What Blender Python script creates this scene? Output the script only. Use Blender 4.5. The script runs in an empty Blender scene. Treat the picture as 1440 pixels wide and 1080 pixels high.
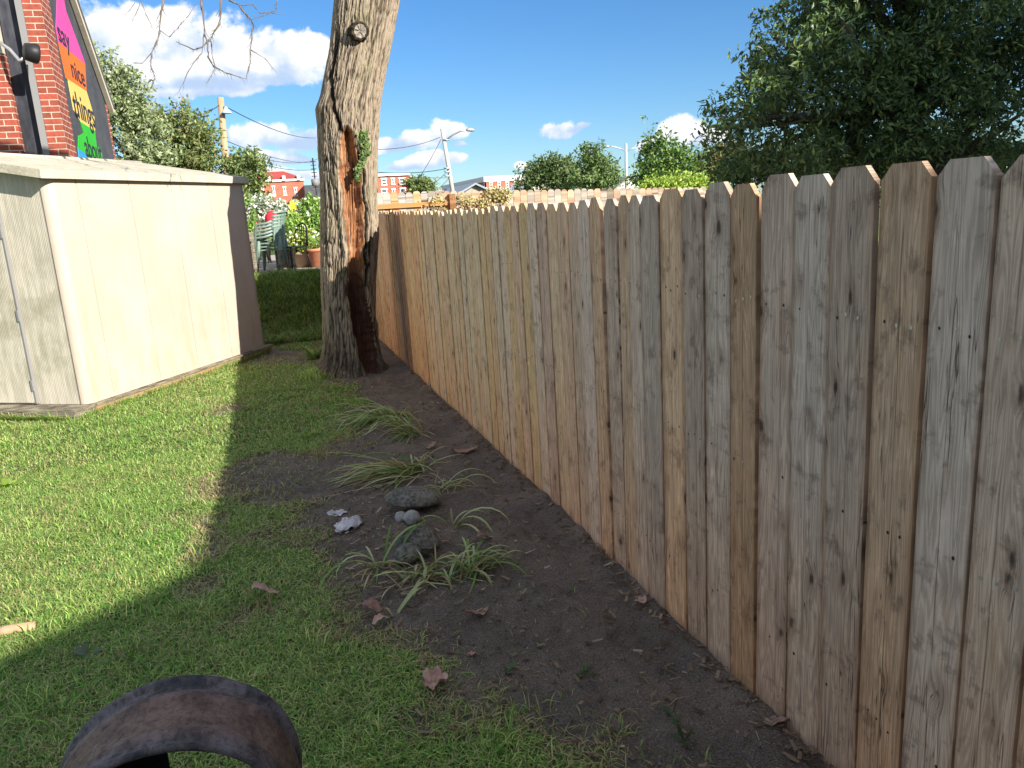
import bpy, math, random
import numpy as np
from mathutils import Vector, Matrix
random.seed(7); RNG = np.random.default_rng(11)
S = bpy.context.scene; COL = S.collection
# ------------------------------------------------------------------ camera, sky, sun, exposure
FPX = 1081.0; H = 1.72
_dn = np.array([300., 4760., FPX]); _dn /= np.linalg.norm(_dn); _up = -_dn
def _ray(x, y):
    v = np.array([x-720., y-540., FPX]); return v/np.linalg.norm(v)
_hy = 540-((364-720)*_up[0]+FPX*_up[2])/_up[1]
_Y = _ray(364, _hy); _Y -= _Y.dot(_up)*_up; _Y /= np.linalg.norm(_Y)
_X = np.cross(_Y, _up); CM = np.array([_X, _Y, _up]); CC = np.array([0, 0, H])
def _t(x, y): return CM @ _ray(x, y)
def G(x, y, z=0.):  d = _t(x, y); return CC+d*((z-H)/d[2])
def PX(x, y, X):    d = _t(x, y); return CC+d*(X/d[0])
def PY(x, y, Y):    d = _t(x, y); return CC+d*(Y/d[1])
cam = bpy.data.cameras.new('camera'); co = bpy.data.objects.new('camera', cam); COL.objects.link(co)
R3 = Matrix([list(CM @ np.array([1, 0, 0])), list(CM @ np.array([0, -1, 0])), list(CM @ np.array([0, 0, -1]))]).transposed()
co.matrix_world = Matrix.Translation((0, 0, H)) @ R3.to_4x4()
cam.sensor_width = 36; cam.lens = FPX/1440*36; cam.clip_start = .05; cam.clip_end = 3000
S.camera = co
SV = Vector((1.11, -1.70, 1.0)).normalized()          # towards the sun
sl = bpy.data.lights.new('sun', 'SUN'); sl.energy = 5.0; sl.angle = math.radians(.55); sl.color = (1, .945, .86)
so = bpy.data.objects.new('sun', sl); COL.objects.link(so); so.rotation_euler = SV.to_track_quat('Z', 'Y').to_euler()
S.view_settings.view_transform = 'Standard'; S.view_settings.look = 'None'
S.view_settings.exposure = 1.08; S.view_settings.gamma = 1
W = bpy.data.worlds.new('World'); S.world = W; W.use_nodes = True
wt = W.node_tree; wn = wt.nodes; wl = wt.links; wn.clear()
# ------------------------------------------------------------------ node helper
class NT:
    def __init__(s, tree): s.t = tree; s.n = tree.nodes; s.l = tree.links
    def put(s, sock, v):
        if v is None: return
        if isinstance(v, bpy.types.NodeSocket): s.l.new(v, sock)
        elif isinstance(v, (tuple, list)) and len(v) == 3 and sock.type == 'RGBA': sock.default_value = (*v, 1)
        else: sock.default_value = v
    def math(s, op, a, b=None, c=None, clamp=False):
        n = s.n.new('ShaderNodeMath'); n.operation = op; n.use_clamp = clamp
        for i, v in enumerate((a, b, c)): s.put(n.inputs[i], v)
        return n.outputs[0]
    def vm(s, op, a, b=None):
        n = s.n.new('ShaderNodeVectorMath'); n.operation = op
        s.put(n.inputs[0], a); s.put(n.inputs[1], b); return n.outputs[0]
    def mix(s, f, a, b, mode='MIX'):
        n = s.n.new('ShaderNodeMix'); n.data_type = 'RGBA'; n.blend_type = mode; n.clamp_factor = True
        s.put(n.inputs[0], f); s.put(n.inputs[6], a); s.put(n.inputs[7], b); return n.outputs[2]
    def noise(s, vec, scale, detail=3., rough=.55, dist=0., col=False):
        n = s.n.new('ShaderNodeTexNoise'); s.put(n.inputs['Vector'], vec); n.inputs['Scale'].default_value = scale
        n.inputs['Detail'].default_value = detail; n.inputs['Roughness'].default_value = rough; n.inputs['Distortion'].default_value = dist
        return n.outputs[1 if col else 0]
    def ramp(s, v, lo, hi, a=0., b=1., smooth=True):
        n = s.n.new('ShaderNodeMapRange'); n.clamp = True
        if smooth: n.interpolation_type = 'SMOOTHSTEP'
        s.put(n.inputs[0], v)
        for i, q in enumerate((lo, hi, a, b)): s.put(n.inputs[i+1], q)
        return n.outputs[0]
    def sep(s, v):
        n = s.n.new('ShaderNodeSeparateXYZ'); s.put(n.inputs[0], v); return n.outputs
    def comb(s, x, y, z):
        n = s.n.new('ShaderNodeCombineXYZ')
        for i, q in enumerate((x, y, z)): s.put(n.inputs[i], q)
        return n.outputs[0]
    def coord(s, w='Object'): return s.n.new('ShaderNodeTexCoord').outputs[w]
    def attr(s, name): 
        n = s.n.new('ShaderNodeAttribute'); n.attribute_name = name; return n.outputs['Color']
    def bump(s, h, dist=.01, strength=1.):
        n = s.n.new('ShaderNodeBump'); n.inputs['Distance'].default_value = dist; n.inputs['Strength'].default_value = strength
        s.put(n.inputs['Height'], h); return n.outputs[0]
# ------------------------------------------------------------------ sky with cumulus clouds
w = NT(wt)
sky = wn.new('ShaderNodeTexSky'); sky.sky_type = 'NISHITA'; sky.sun_disc = False
sky.sun_elevation = math.asin(SV.z); sky.sun_rotation = math.atan2(SV.x, SV.y)
sky.air_density = 1.0; sky.dust_density = .25; sky.ozone_density = 3.0
hs = wn.new('ShaderNodeHueSaturation'); hs.inputs['Saturation'].default_value = 1.12; w.put(hs.inputs['Color'], w.mix(1., sky.outputs[0], (.80, .97, 1.17), 'MULTIPLY'))
d = w.coord('Generated'); dx, dy, dz = w.sep(d)
ay = w.math('MAXIMUM', w.math('ABSOLUTE', dy), .03)
u = w.math('DIVIDE', dx, ay); v = w.math('DIVIDE', dz, ay)
uv = w.comb(u, v, 0.)
nw = w.noise(uv, 7., 3, .5, col=True)
wx, wy, _ = w.sep(nw)
u2 = w.math('ADD', u, w.math('MULTIPLY', w.math('SUBTRACT', wx, .5), .05))
v2 = w.math('ADD', v, w.math('MULTIPLY', w.math('SUBTRACT', wy, .5), .04))
CLOUDS = [(150, 60, 75, 40), (215, 50, 75, 34), (300, 82, 85, 45), (390, 85, 50, 40), (330, 110, 110, 22), (235, 105, 90, 24), (445, 70, 16, 22),
          (190, 125, 80, 24), (300, 130, 70, 16), (160, 160, 60, 20), (375, 192, 55, 18), (430, 198, 45, 20), (395, 222, 60, 12), (588, 202, 40, 15), (625, 190, 24, 18), (560, 205, 30, 12),
          (610, 228, 50, 11), (643, 205, 10, 7), (570, 232, 30, 8), (555, 252, 28, 8), (795, 181, 38, 12), (820, 177, 20, 8), (960, 192, 30, 20), (1000, 200, 26, 10), (912, 203, 16, 9),
          (730, 228, 10, 6), (350, 245, 60, 10), (440, 245, 30, 8), (-120, 90, 120, 60), (60, 140, 60, 25)]
dens = None; hh = None
for (px, py, rx, ry) in CLOUDS:
    c = _t(px, py); cu, cv = c[0]/c[1], c[2]/c[1]
    k = 1/FPX/c[1]*1.0
    a = w.math('DIVIDE', w.math('SUBTRACT', u2, float(cu)), float(rx*k*1.30))
    b = w.math('DIVIDE', w.math('SUBTRACT', v2, float(cv)), float(ry*k*1.28))
    b = w.math('MULTIPLY', b, w.ramp(b, -.1, .1, 1.5, 1.0))
    q = w.math('SUBTRACT', 1., w.math('SQRT', w.math('ADD', w.math('MULTIPLY', a, a), w.math('MULTIPLY', b, b))))
    dens = q if dens is None else w.math('MAXIMUM', dens, q)
    hb = w.math('MULTIPLY', b, w.ramp(q, -.2, .3))
    hh = hb if hh is None else w.math('ADD', hh, hb)
fn = w.noise(uv, 16., 9, .58, .2); fn2 = w.noise(uv, 5., 4, .6)
dn_ = w.math('ADD', dens, w.math('MULTIPLY', w.math('SUBTRACT', fn, .5), 2.1))
alpha = w.ramp(dn_, .10, .38)
# broken cloud added overhead and behind, out of view, to lift the fill light
cover = w.math('MAXIMUM', w.ramp(dz, .36, .52), w.ramp(dy, .25, -.05))
alpha = w.math('MAXIMUM', alpha, w.math('MULTIPLY', cover, w.ramp(w.noise(d, 2.4, 5, .6), .44, .57)))
shade = w.math('ADD', w.math('MULTIPLY', hh, .35), w.math('MULTIPLY', w.math('SUBTRACT', fn, .5), 2.6))
shade = w.math('ADD', shade, w.math('MULTIPLY', w.math('SUBTRACT', fn2, .5), 1.2))
ccol = w.mix(w.ramp(shade, -.50, .48), (.42, .54, .74), (.95, .93, .92))
bgs = wn.new('ShaderNodeBackground'); w.put(bgs.inputs[0], hs.outputs[0]); bgs.inputs[1].default_value = .064
bgc = wn.new('ShaderNodeBackground'); w.put(bgc.inputs[0], ccol); bgc.inputs[1].default_value = .62
mx = wn.new('ShaderNodeMixShader'); w.put(mx.inputs[0], w.math('MULTIPLY', alpha, .95)); wl.new(bgs.outputs[0], mx.inputs[1]); wl.new(bgc.outputs[0], mx.inputs[2])
wo = wn.new('ShaderNodeOutputWorld'); wl.new(mx.outputs[0], wo.inputs[0])
# ------------------------------------------------------------------ materials
def mat(name, fn=None, col=(.5, .5, .5), rough=.7, metal=0., spec=.3):
    m = bpy.data.materials.new(name); m.use_nodes = True; n = NT(m.node_tree)
    b = m.node_tree.nodes['Principled BSDF']; b.inputs['Roughness'].default_value = rough
    b.inputs['Metallic'].default_value = metal; b.inputs['Specular IOR Level'].default_value = spec
    b.inputs['Base Color'].default_value = (*col, 1)
    if fn: fn(n, b)
    return m
def speck(col, col2, scale=30., bumpd=.002, amount=1., stretch=(1, 1, 1)):
    def f(n, b):
        c = n.vm('MULTIPLY', n.coord(), stretch)
        a = n.noise(c, scale, 6, .65); k = n.noise(c, scale*.13, 3, .5)
        f_ = n.math('ADD', n.math('MULTIPLY', a, .6), n.math('MULTIPLY', k, .4))
        n.put(b.inputs['Base Color'], n.mix(n.ramp(f_, .35, .65, 0, amount), col, col2))
        n.put(b.inputs['Normal'], n.bump(a, bumpd))
    return f
def leafmat(name, trans=.35, rough=.55):
    def f(n, b):
        c = n.attr('Col'); n.put(b.inputs['Base Color'], c)
        t = n.n.new('ShaderNodeBsdfTranslucent'); n.put(t.inputs[0], n.mix(1., c, (1.15, 1.15, .6), 'MULTIPLY'))
        m = n.n.new('ShaderNodeMixShader'); m.inputs[0].default_value = trans
        n.l.new(b.outputs[0], m.inputs[1]); n.l.new(t.outputs[0], m.inputs[2])
        n.l.new(m.outputs[0], n.n['Material Output'].inputs[0])
    return mat(name, f, rough=rough, spec=.3)
def f_wood(n, b):
    oi = n.n.new('ShaderNodeObjectInfo'); rnd = oi.outputs['Random']; base = oi.outputs['Color']
    o = n.coord(); x, y, z = n.sep(o)
    off = n.math('MULTIPLY', rnd, 37.); y0 = y; y = n.math('MULTIPLY', y, n.ramp(n.math('FRACT', n.math('MULTIPLY', rnd, 91.)), 0., 1., .55, 1.25, False))
    # knots
    vo = n.n.new('ShaderNodeTexVoronoi'); vo.feature = 'F1'; vo.voronoi_dimensions = '3D'; vo.inputs['Randomness'].default_value = .95
    kc = n.comb(n.math('MULTIPLY', y, 13.), n.math('ADD', n.math('MULTIPLY', z, 5.5), off), off)
    n.put(vo.inputs['Vector'], kc); vo.inputs['Scale'].default_value = 1.
    kd = n.math('ADD', vo.outputs['Distance'], n.math('MULTIPLY', n.noise(kc, 5., 4, .7), .22))
    keep = n.sep(vo.outputs['Color'])[0]; keep = n.ramp(keep, .18, .60, .42, 0.)
    knot = n.ramp(n.math('ADD', kd, keep), .16, .27, 1., 0.)
    halo = n.ramp(n.math('ADD', kd, keep), .18, .62, 1., 0.)
    yw = n.math('ADD', y, n.math('MULTIPLY', n.math('MULTIPLY', halo, halo), .012))
    gv = n.comb(n.math('MULTIPLY', yw, 1.), n.math('ADD', n.math('MULTIPLY', z, .035), off), off)
    fine = n.noise(gv, 420., 4, .7); mid = n.noise(gv, 75., 4, .6, .1)
    gv2 = n.comb(n.math('MULTIPLY', yw, 1.), n.math('ADD', n.math('MULTIPLY', z, .16), off), off)
    big = n.noise(gv2, 14., 3, .55)
    wv = n.noise(n.comb(yw, n.math('ADD', n.math('MULTIPLY', z, .06), off), off), 22., 2, .5)
    rings = n.math('MULTIPLY', n.math('ADD', n.math('SINE', n.math('MULTIPLY', wv, 95.)), 1.), .5)
    g = n.math('ADD', n.math('MULTIPLY', fine, .34), n.math('ADD', n.math('MULTIPLY', mid, .42), n.math('MULTIPLY', rings, .16)))
    dark = n.mix(1., base, (.62, .59, .57), 'MULTIPLY'); lite = n.mix(1., base, (1.22, 1.22, 1.22), 'MULTIPLY')
    c = n.mix(n.ramp(g, .24, .76), dark, lite)
    yc = n.math('MULTIPLY', n.math('SUBTRACT', n.math('FRACT', n.math('MULTIPLY', rnd, 53.)), .5), .05)
    wob_ = n.math('MULTIPLY', n.math('SUBTRACT', n.noise(n.comb(0., z, off), 2.2, 2, .5), .5), .012)
    ln = n.math('ABSOLUTE', n.math('SUBTRACT', n.math('SUBTRACT', y0, yc), wob_))
    ln = n.math('MULTIPLY', n.ramp(ln, .0006, .0026, 1., 0.), n.ramp(n.noise(n.comb(7., z, off), 1.3, 2, .5), .34, .48))
    c = n.mix(n.math('MULTIPLY', ln, .7), c, n.mix(1., c, (.30, .26, .22), 'MULTIPLY'))
    # weathered grey patches against warmer heart
    c = n.mix(n.ramp(big, .42, .66, 0., .65), c, n.mix(n.ramp(g, .3, .7), n.mix(1., base, (.58, .57, .57), 'MULTIPLY'), n.mix(1., base, (.96, .98, 1.0), 'MULTIPLY')))
    c = n.mix(n.ramp(big, .40, .22, 0., .45), c, n.mix(n.ramp(g, .3, .7), n.mix(1., base, (.66, .50, .34), 'MULTIPLY'), n.mix(1., base, (1.12, .92, .68), 'MULTIPLY')))
    pt = n.noise(n.comb(n.math('MULTIPLY', y, 2.), n.math('ADD', n.math('MULTIPLY', z, 1.5), off), off), 6., 5, .72)
    c = n.mix(n.ramp(pt, .53, .68, 0., .75), c, n.mix(1., c, (.48, .46, .47), 'MULTIPLY'))
    c = n.mix(n.ramp(pt, .43, .30, 0., .45), c, n.mix(1., c, (1.35, 1.33, 1.30), 'MULTIPLY'))
    # brown weathering at board edges plus painted bevel shading that sets boards apart
    ed = n.math('MULTIPLY', n.ramp(n.math('ADD', n.math('ABSOLUTE', y0), n.math('MULTIPLY', n.noise(n.comb(0., n.math('MULTIPLY', z, 2.), off), 2., 3, .6), .02)), .064, .088), .48)
    c = n.mix(ed, c, n.mix(1., c, (.50, .36, .24), 'MULTIPLY'))
    # splash-stained warm foot
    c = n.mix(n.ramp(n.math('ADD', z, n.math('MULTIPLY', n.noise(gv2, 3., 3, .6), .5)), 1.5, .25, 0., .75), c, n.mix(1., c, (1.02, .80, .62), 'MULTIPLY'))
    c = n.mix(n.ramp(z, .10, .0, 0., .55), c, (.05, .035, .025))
    c = n.mix(n.math('MULTIPLY', halo, .5), c, n.mix(1., c, (.45, .38, .34), 'MULTIPLY'))
    c = n.mix(n.math('MULTIPLY', knot, .85), c, (.045, .030, .022))
    # cracks
    cr = n.noise(n.comb(yw, n.math('ADD', n.math('MULTIPLY', z, .022), off), off), 55., 2, .5)
    crm = n.math('MULTIPLY', n.ramp(n.math('ABSOLUTE', n.math('SUBTRACT', cr, .5)), .0, .010, 1., 0.), n.ramp(n.noise(gv2, 9., 1, .5), .5, .62))
    c = n.mix(n.math('MULTIPLY', crm, .8), c, (.03, .024, .02))
    n.put(b.inputs['Base Color'], c)
    hgt = n.math('SUBTRACT', n.math('SUBTRACT', g, n.math('MULTIPLY', knot, .4)), n.math('MULTIPLY', crm, .9))
    n.put(b.inputs['Normal'], n.bump(hgt, .0035, .9))
M = {}
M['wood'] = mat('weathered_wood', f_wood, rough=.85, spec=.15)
M['nail'] = mat('nail', col=(.06, .045, .04), rough=.6, metal=.6)
M['nail_pale'] = mat('nail_pale', col=(.55, .53, .5), rough=.4, metal=.6)
def f_bark(n, b):
    o = n.coord(); x, y, z = n.sep(o)
    v = n.comb(x, y, n.math('MULTIPLY', z, .30)); a = n.noise(v, 42., 6, .72, .6)
    k = n.noise(o, 3., 4, .6); h = n.attr('Col'); r = n.sep(h)[0]
    a2 = n.math('ADD', n.math('MULTIPLY', a, .42), n.math('MULTIPLY', r, .58))
    c = n.mix(n.ramp(a2, .25, .80), (.036, .027, .019), (.33, .265, .19))
    c = n.mix(n.ramp(k, .5, .7, 0., .35), c, (.20, .19, .10))
    c = n.mix(n.ramp(k, .45, .3, 0., .4), c, (.30, .22, .15))
    n.put(b.inputs['Base Color'], c)
    n.put(b.inputs['Normal'], n.bump(n.math('ADD', a, n.math('MULTIPLY', n.noise(o, 180., 3, .6), .25)), .012, 1.))
M['bark'] = mat('bark', f_bark, rough=.9, spec=.1)
def f_heart(n, b):
    o = n.coord(); x, y, z = n.sep(o)
    v = n.comb(x, y, n.math('MULTIPLY', z, .07)); a = n.noise(v, 60., 6, .7); k = n.noise(o, 5., 4, .65, .5)
    c = n.mix(n.ramp(a, .3, .7), (.10, .040, .022), (.50, .24, .11))
    c = n.mix(n.ramp(k, .5, .66, 0., .75), c, (.12, .045, .028))
    c = n.mix(n.ramp(n.noise(v, 22., 3, .5), .58, .66, 0., .5), c, (.62, .47, .30))
    c = n.mix(n.ramp(z, 1.35, .95, 0., .85), c, (.035, .016, .014))
    n.put(b.inputs['Base Color'], c); n.put(b.inputs['Normal'], n.bump(a, .015, 1.))
M['heart'] = mat('rotten_heartwood', f_heart, rough=.85, spec=.1)
def f_ground(n, b):
    o = n.coord(); m = n.sep(n.attr('Col'))[0]
    fine = n.noise(o, 160., 6, .7); mid = n.noise(o, 22., 5, .6); big = n.noise(o, 2.2, 3, .5)
    s = n.mix(n.ramp(fine, .35, .7), (.080, .064, .052), (.275, .228, .187))
    s = n.mix(n.ramp(mid, .5, .7, 0., .5), s, (.19, .155, .125))
    s = n.mix(n.ramp(big, .42, .62, 0., .6), s, n.mix(1., s, (1.5, 1.45, 1.38), 'MULTIPLY'))
    s = n.mix(n.ramp(n.noise(o, 5., 4, .7), .55, .7, 0., .5), s, (.17, .12, .085))
    s = n.mix(n.ramp(n.noise(o, 420., 1, .5), .70, .76), s, (.33, .28, .22))
    gcol = n.mix(n.ramp(fine, .35, .65), (.06, .085, .030), (.17, .20, .08))
    gcol = n.mix(n.ramp(mid, .48, .62, 0., .7), gcol, (.09, .075, .040))
    far = n.mix(n.ramp(mid, .4, .6), (.06, .09, .025), (.10, .12, .04))
    y = n.sep(n.coord('Object'))[1]
    gcol = n.mix(n.ramp(y, 16., 24.), gcol, far)
    n.put(b.inputs['Base Color'], n.mix(m, gcol, s))
    n.put(b.inputs['Normal'], n.bump(n.math('ADD', fine, n.math('MULTIPLY', mid, .8)), .012, 1.))
M['ground'] = mat('soil_and_turf', f_ground, rough=.95, spec=.1)
M['grass'] = leafmat('grass_blades', .35, .6)
M['leaf'] = leafmat('leaves', .3, .5)
M['gloss_leaf'] = leafmat('glossy_leaves', .22, .38)
M['twig'] = mat('dry_twig', speck((.10, .08, .06), (.20, .165, .13), 40.), rough=.9)
M['branch'] = mat('branch_bark', speck((.07, .055, .045), (.17, .14, .11), 25., .004, 1., (1, 1, .3)), rough=.9)
def f_shed(n, b):
    o = n.coord(); x, y, z = n.sep(o)
    c = n.mix(n.ramp(n.noise(o, 1.6, 4, .6), .35, .7), (.44, .355, .285), (.49, .41, .335))
    st = n.noise(n.comb(n.math('MULTIPLY', x, 3.), n.math('MULTIPLY', y, 3.), n.math('MULTIPLY', z, .5)), 3., 6, .7)
    c = n.mix(n.math('MULTIPLY', n.ramp(st, .46, .66), n.ramp(z, 1.5, .12, .08, .6)), c, (.34, .31, .19))
    sp = n.noise(n.comb(x, y, n.math('MULTIPLY', z, .35)), 55., 5, .75)
    c = n.mix(n.math('MULTIPLY', n.ramp(sp, .62, .75), n.ramp(n.noise(o, 2.3, 2, .5), .45, .6, .0, .55)), c, (.24, .21, .14))
    n.put(b.inputs['Base Color'], c)
    n.put(b.inputs['Normal'], n.bump(n.noise(o, 240., 2, .5), .0008))
M['shed'] = mat('cream_resin', f_shed, rough=.55, spec=.3)
def f_door(n, b):
    o = n.coord(); x, y, z = n.sep(o)
    s_ = n.math('SUBTRACT', n.math('MULTIPLY', y, .533), n.math('MULTIPLY', x, .846))
    rib = n.math('SINE', n.math('MULTIPLY', s_, 330.))
    dirt = n.noise(n.comb(n.math('MULTIPLY', s_, 7.), 0., n.math('MULTIPLY', z, .8)), 2.2, 8, .75)
    c = n.mix(n.ramp(dirt, .35, .62), (.62, .56, .45), (.44, .40, .31))
    mid = n.math('MULTIPLY', n.ramp(z, .15, .5), n.ramp(z, 2.2, 1.2))
    c = n.mix(n.math('MULTIPLY', mid, n.ramp(n.noise(o, 3., 4, .6), .4, .65, 0., .65)), c, (.28, .255, .17))
    c = n.mix(n.ramp(n.noise(n.comb(n.math('MULTIPLY', s_, 30.), 0., n.math('MULTIPLY', z, 1.5)), 3., 4, .7), .58, .7, 0., .5), c, (.22, .195, .14))
    c = n.mix(n.ramp(rib, .2, .9, 0., .12), c, (.25, .225, .17))
    n.put(b.inputs['Base Color'], c)
    n.put(b.inputs['Normal'], n.bump(n.math('ADD', rib, n.math('MULTIPLY', n.noise(o, 90., 3, .6), .9)), .0007))
M['door'] = mat('grimy_resin_door', f_door, rough=.6)
M['roofing'] = mat('weathered_roof_resin', speck((.52, .475, .37), (.34, .305, .22), 38., .004, .85), rough=.85)
def f_plank(n, b):
    o = n.coord(); x, y, z = n.sep(o)
    a = n.noise(n.comb(n.math('MULTIPLY', x, .6), n.math('MULTIPLY', y, .6), n.math('MULTIPLY', z, 12.)), 9., 6, .7)
    n.put(b.inputs['Base Color'], n.mix(n.ramp(a, .35, .65), (.075, .062, .040), (.30, .26, .19)))
    n.put(b.inputs['Normal'], n.bump(a, .01))
M['plank'] = mat('old_plank', f_plank, rough=.9)
M['red_plank'] = mat('reddish_skid_timber', speck((.33, .19, .10), (.26, .21, .13), 18., .005), rough=.9)
def f_brick(scale, c1, c2, mortar, h=.1, wd=.29, ms=.008):
    def f(n, b):
        o = n.coord(); x, y, z = n.sep(o)
        br = n.n.new('ShaderNodeTexBrick'); n.put(br.inputs['Vector'], n.comb(n.math('ADD', x, y), z, 0.))
        br.inputs['Scale'].default_value = 1.; br.inputs['Brick Width'].default_value = wd; br.inputs['Row Height'].default_value = h
        br.inputs['Mortar Size'].default_value = ms; br.inputs['Mortar Smooth'].default_value = .1; br.inputs['Bias'].default_value = -.1
        n.put(br.inputs['Color1'], c1); n.put(br.inputs['Color2'], c2); n.put(br.inputs['Mortar'], mortar)
        c = n.mix(n.ramp(n.noise(o, 14., 5, .7), .35, .7, 0., .5), br.outputs[0], n.mix(1., br.outputs[0], (.5, .42, .4), 'MULTIPLY'))
        n.put(b.inputs['Base Color'], c)
        n.put(b.inputs['Normal'], n.bump(n.math('SUBTRACT', n.math('MULTIPLY', n.noise(o, 60., 3, .6), .4), br.outputs['Fac']), .008))
    return f
M['brick'] = mat('red_brick', f_brick(1, (.34, .075, .045), (.20, .055, .035), (.55, .42, .32)), rough=.85)
M['brick_far'] = mat('orange_red_brick', f_brick(1, (.50, .15, .09), (.42, .115, .07), (.48, .22, .15), .25, .6, .02), rough=.9)
M['char'] = mat('charcoal_paint', speck((.045, .047, .052), (.085, .085, .092), 12., .004), rough=.7)
M['black_panel'] = mat('worn_black_panel', speck((.014, .015, .020), (.055, .058, .070), 9., .003, 1., (1, 1, .3)), rough=.55)
M['trim'] = mat('cream_trim', speck((.62, .58, .46), (.50, .46, .36), 10.), rough=.7)
M['grey_trim'] = mat('grey_trim', col=(.20, .195, .19), rough=.6)
for k_, c_ in dict(pink=(.70, .07, .30), orange=(.80, .15, .01), yellow=(.74, .50, .12), green=(.03, .42, .02), blue=(.04, .28, .54), ink=(.02, .018, .025)).items():
    M[k_] = mat(k_+'_paint', speck(c_, tuple(q*.8 for q in c_), 8., .001, .6), rough=.6)
M['black_metal'] = mat('black_metal', col=(.02, .02, .022), rough=.5, metal=.2)
M['steel'] = mat('galvanised_steel', col=(.42, .43, .44), rough=.45, metal=.5)
M['white'] = mat('white_paint', speck((.78, .76, .72), (.66, .64, .6), 6.), rough=.6)
M['pole'] = mat('timber_pole', speck((.34, .22, .13), (.46, .31, .19), 20., .01, 1., (1, 1, .1)), rough=.9)
M['grey_pole'] = mat('grey_timber_pole', speck((.42, .38, .33), (.52, .48, .42), 20., .01, 1., (1, 1, .1)), rough=.9)
M['shade_blue'] = mat('pale_blue_enamel', col=(.45, .66, .80), rough=.4)
M['glass'] = mat('window_glass', col=(.10, .12, .14), rough=.15, spec=.6)
M['roof_red'] = mat('red_roof', speck((.34, .06, .05), (.25, .045, .04), 3.), rough=.8)
M['roof_grey'] = mat('grey_roof', speck((.33, .31, .28), (.26, .245, .22), 4.), rough=.8)
M['grey_wall'] = mat('grey_render', speck((.30, .33, .37), (.25, .28, .32), 2.), rough=.8)
M['green_plastic'] = mat('green_plastic', speck((.12, .19, .15), (.22, .29, .245), 14., .0005), rough=.45, spec=.45)
M['paving'] = mat('patio_paving', speck((.42, .36, .31), (.33, .29, .25), 9.), rough=.85)
M['edging'] = mat('patio_edge_timber', speck((.16, .16, .17), (.24, .24, .25), 12.), rough=.8)
M['terracotta'] = mat('terracotta', speck((.50, .20, .11), (.40, .16, .09), 14.), rough=.8)
M['tan_pot'] = mat('tan_planter', speck((.46, .33, .22), (.36, .26, .18), 14.), rough=.8)
M['red'] = mat('red_fabric', col=(.62, .03, .05), rough=.8)
def f_rust(n, b):
    o = n.coord(); x, y, z = n.sep(o)
    a = n.noise(o, 16., 7, .7, .3); k = n.noise(o, 5., 3, .5)
    rims = n.math('MAXIMUM', n.ramp(y, .10, .02), n.ramp(y, .185, .255))
    c = n.mix(n.ramp(a, .3, .7), (.095, .055, .036), (.25, .155, .110))
    r = n.mix(n.ramp(a, .4, .65), (.030, .038, .046), (.14, .165, .19))
    c = n.mix(n.math('MULTIPLY', rims, n.ramp(n.math('ADD', a, n.math('MULTIPLY', k, .4)), .45, .75, 1., .55)), c, r)
    c = n.mix(n.ramp(n.noise(o, 60., 6, .8), .62, .72, 0., .45), c, (.22, .20, .19))
    c = n.mix(n.ramp(n.noise(n.vm('MULTIPLY', o, (1., 8., 1.)), 28., 4, .7), .62, .70, 0., .4), c, (.26, .21, .18))
    fl_ = n.noise(o, 75., 8, .78, .4)
    c = n.mix(n.ramp(fl_, .50, .60, 0., .55), c, n.mix(1., c, (.40, .36, .36), 'MULTIPLY'))
    c = n.mix(n.ramp(n.noise(o, 190., 4, .8), .66, .72, 0., .6), c, (.38, .33, .29))
    n.put(b.inputs['Base Color'], c); n.put(b.inputs['Roughness'], n.ramp(fl_, .3, .7, .42, .85))
    n.put(b.inputs['Normal'], n.bump(n.math('ADD', a, n.math('MULTIPLY', fl_, .6)), .006))
M['rust'] = mat('scuffed_rusty_metal', f_rust, rough=.55, spec=.35)
M['deep_shade'] = mat('shade_black_metal', speck((.006, .006, .006), (.018, .016, .015), 30.), rough=.8)  # black for the drum inside, its deep shade put into the colour
M['cut_wood'] = mat('weathered_cut_wood', speck((.16, .135, .11), (.34, .30, .25), 45., .006), rough=.9)
M['stone'] = mat('weathered_concrete', speck((.055, .050, .040), (.245, .225, .185), 55., .008), rough=.95)
M['pale_stone'] = mat('pale_stone', speck((.26, .25, .22), (.42, .41, .38), 40.), rough=.8)
M['film'] = mat('crumpled_plastic_film', speck((.42, .38, .38), (.62, .58, .58), 30.), rough=.25, spec=.6)
M['deadleaf'] = mat('dead_leaf', speck((.22, .12, .08), (.40, .25, .18), 40.), rough=.8)
M['paleleaf'] = mat('pale_dead_leaf', speck((.42, .24, .18), (.55, .36, .28), 40.), rough=.8)
M['clod'] = mat('soil_clod', speck((.07, .058, .05), (.20, .165, .14), 80.), rough=.95)
M['siding'] = mat('shade_house_siding', speck((.45, .43, .4), (.4, .38, .35), 2.), rough=.8)
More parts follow.
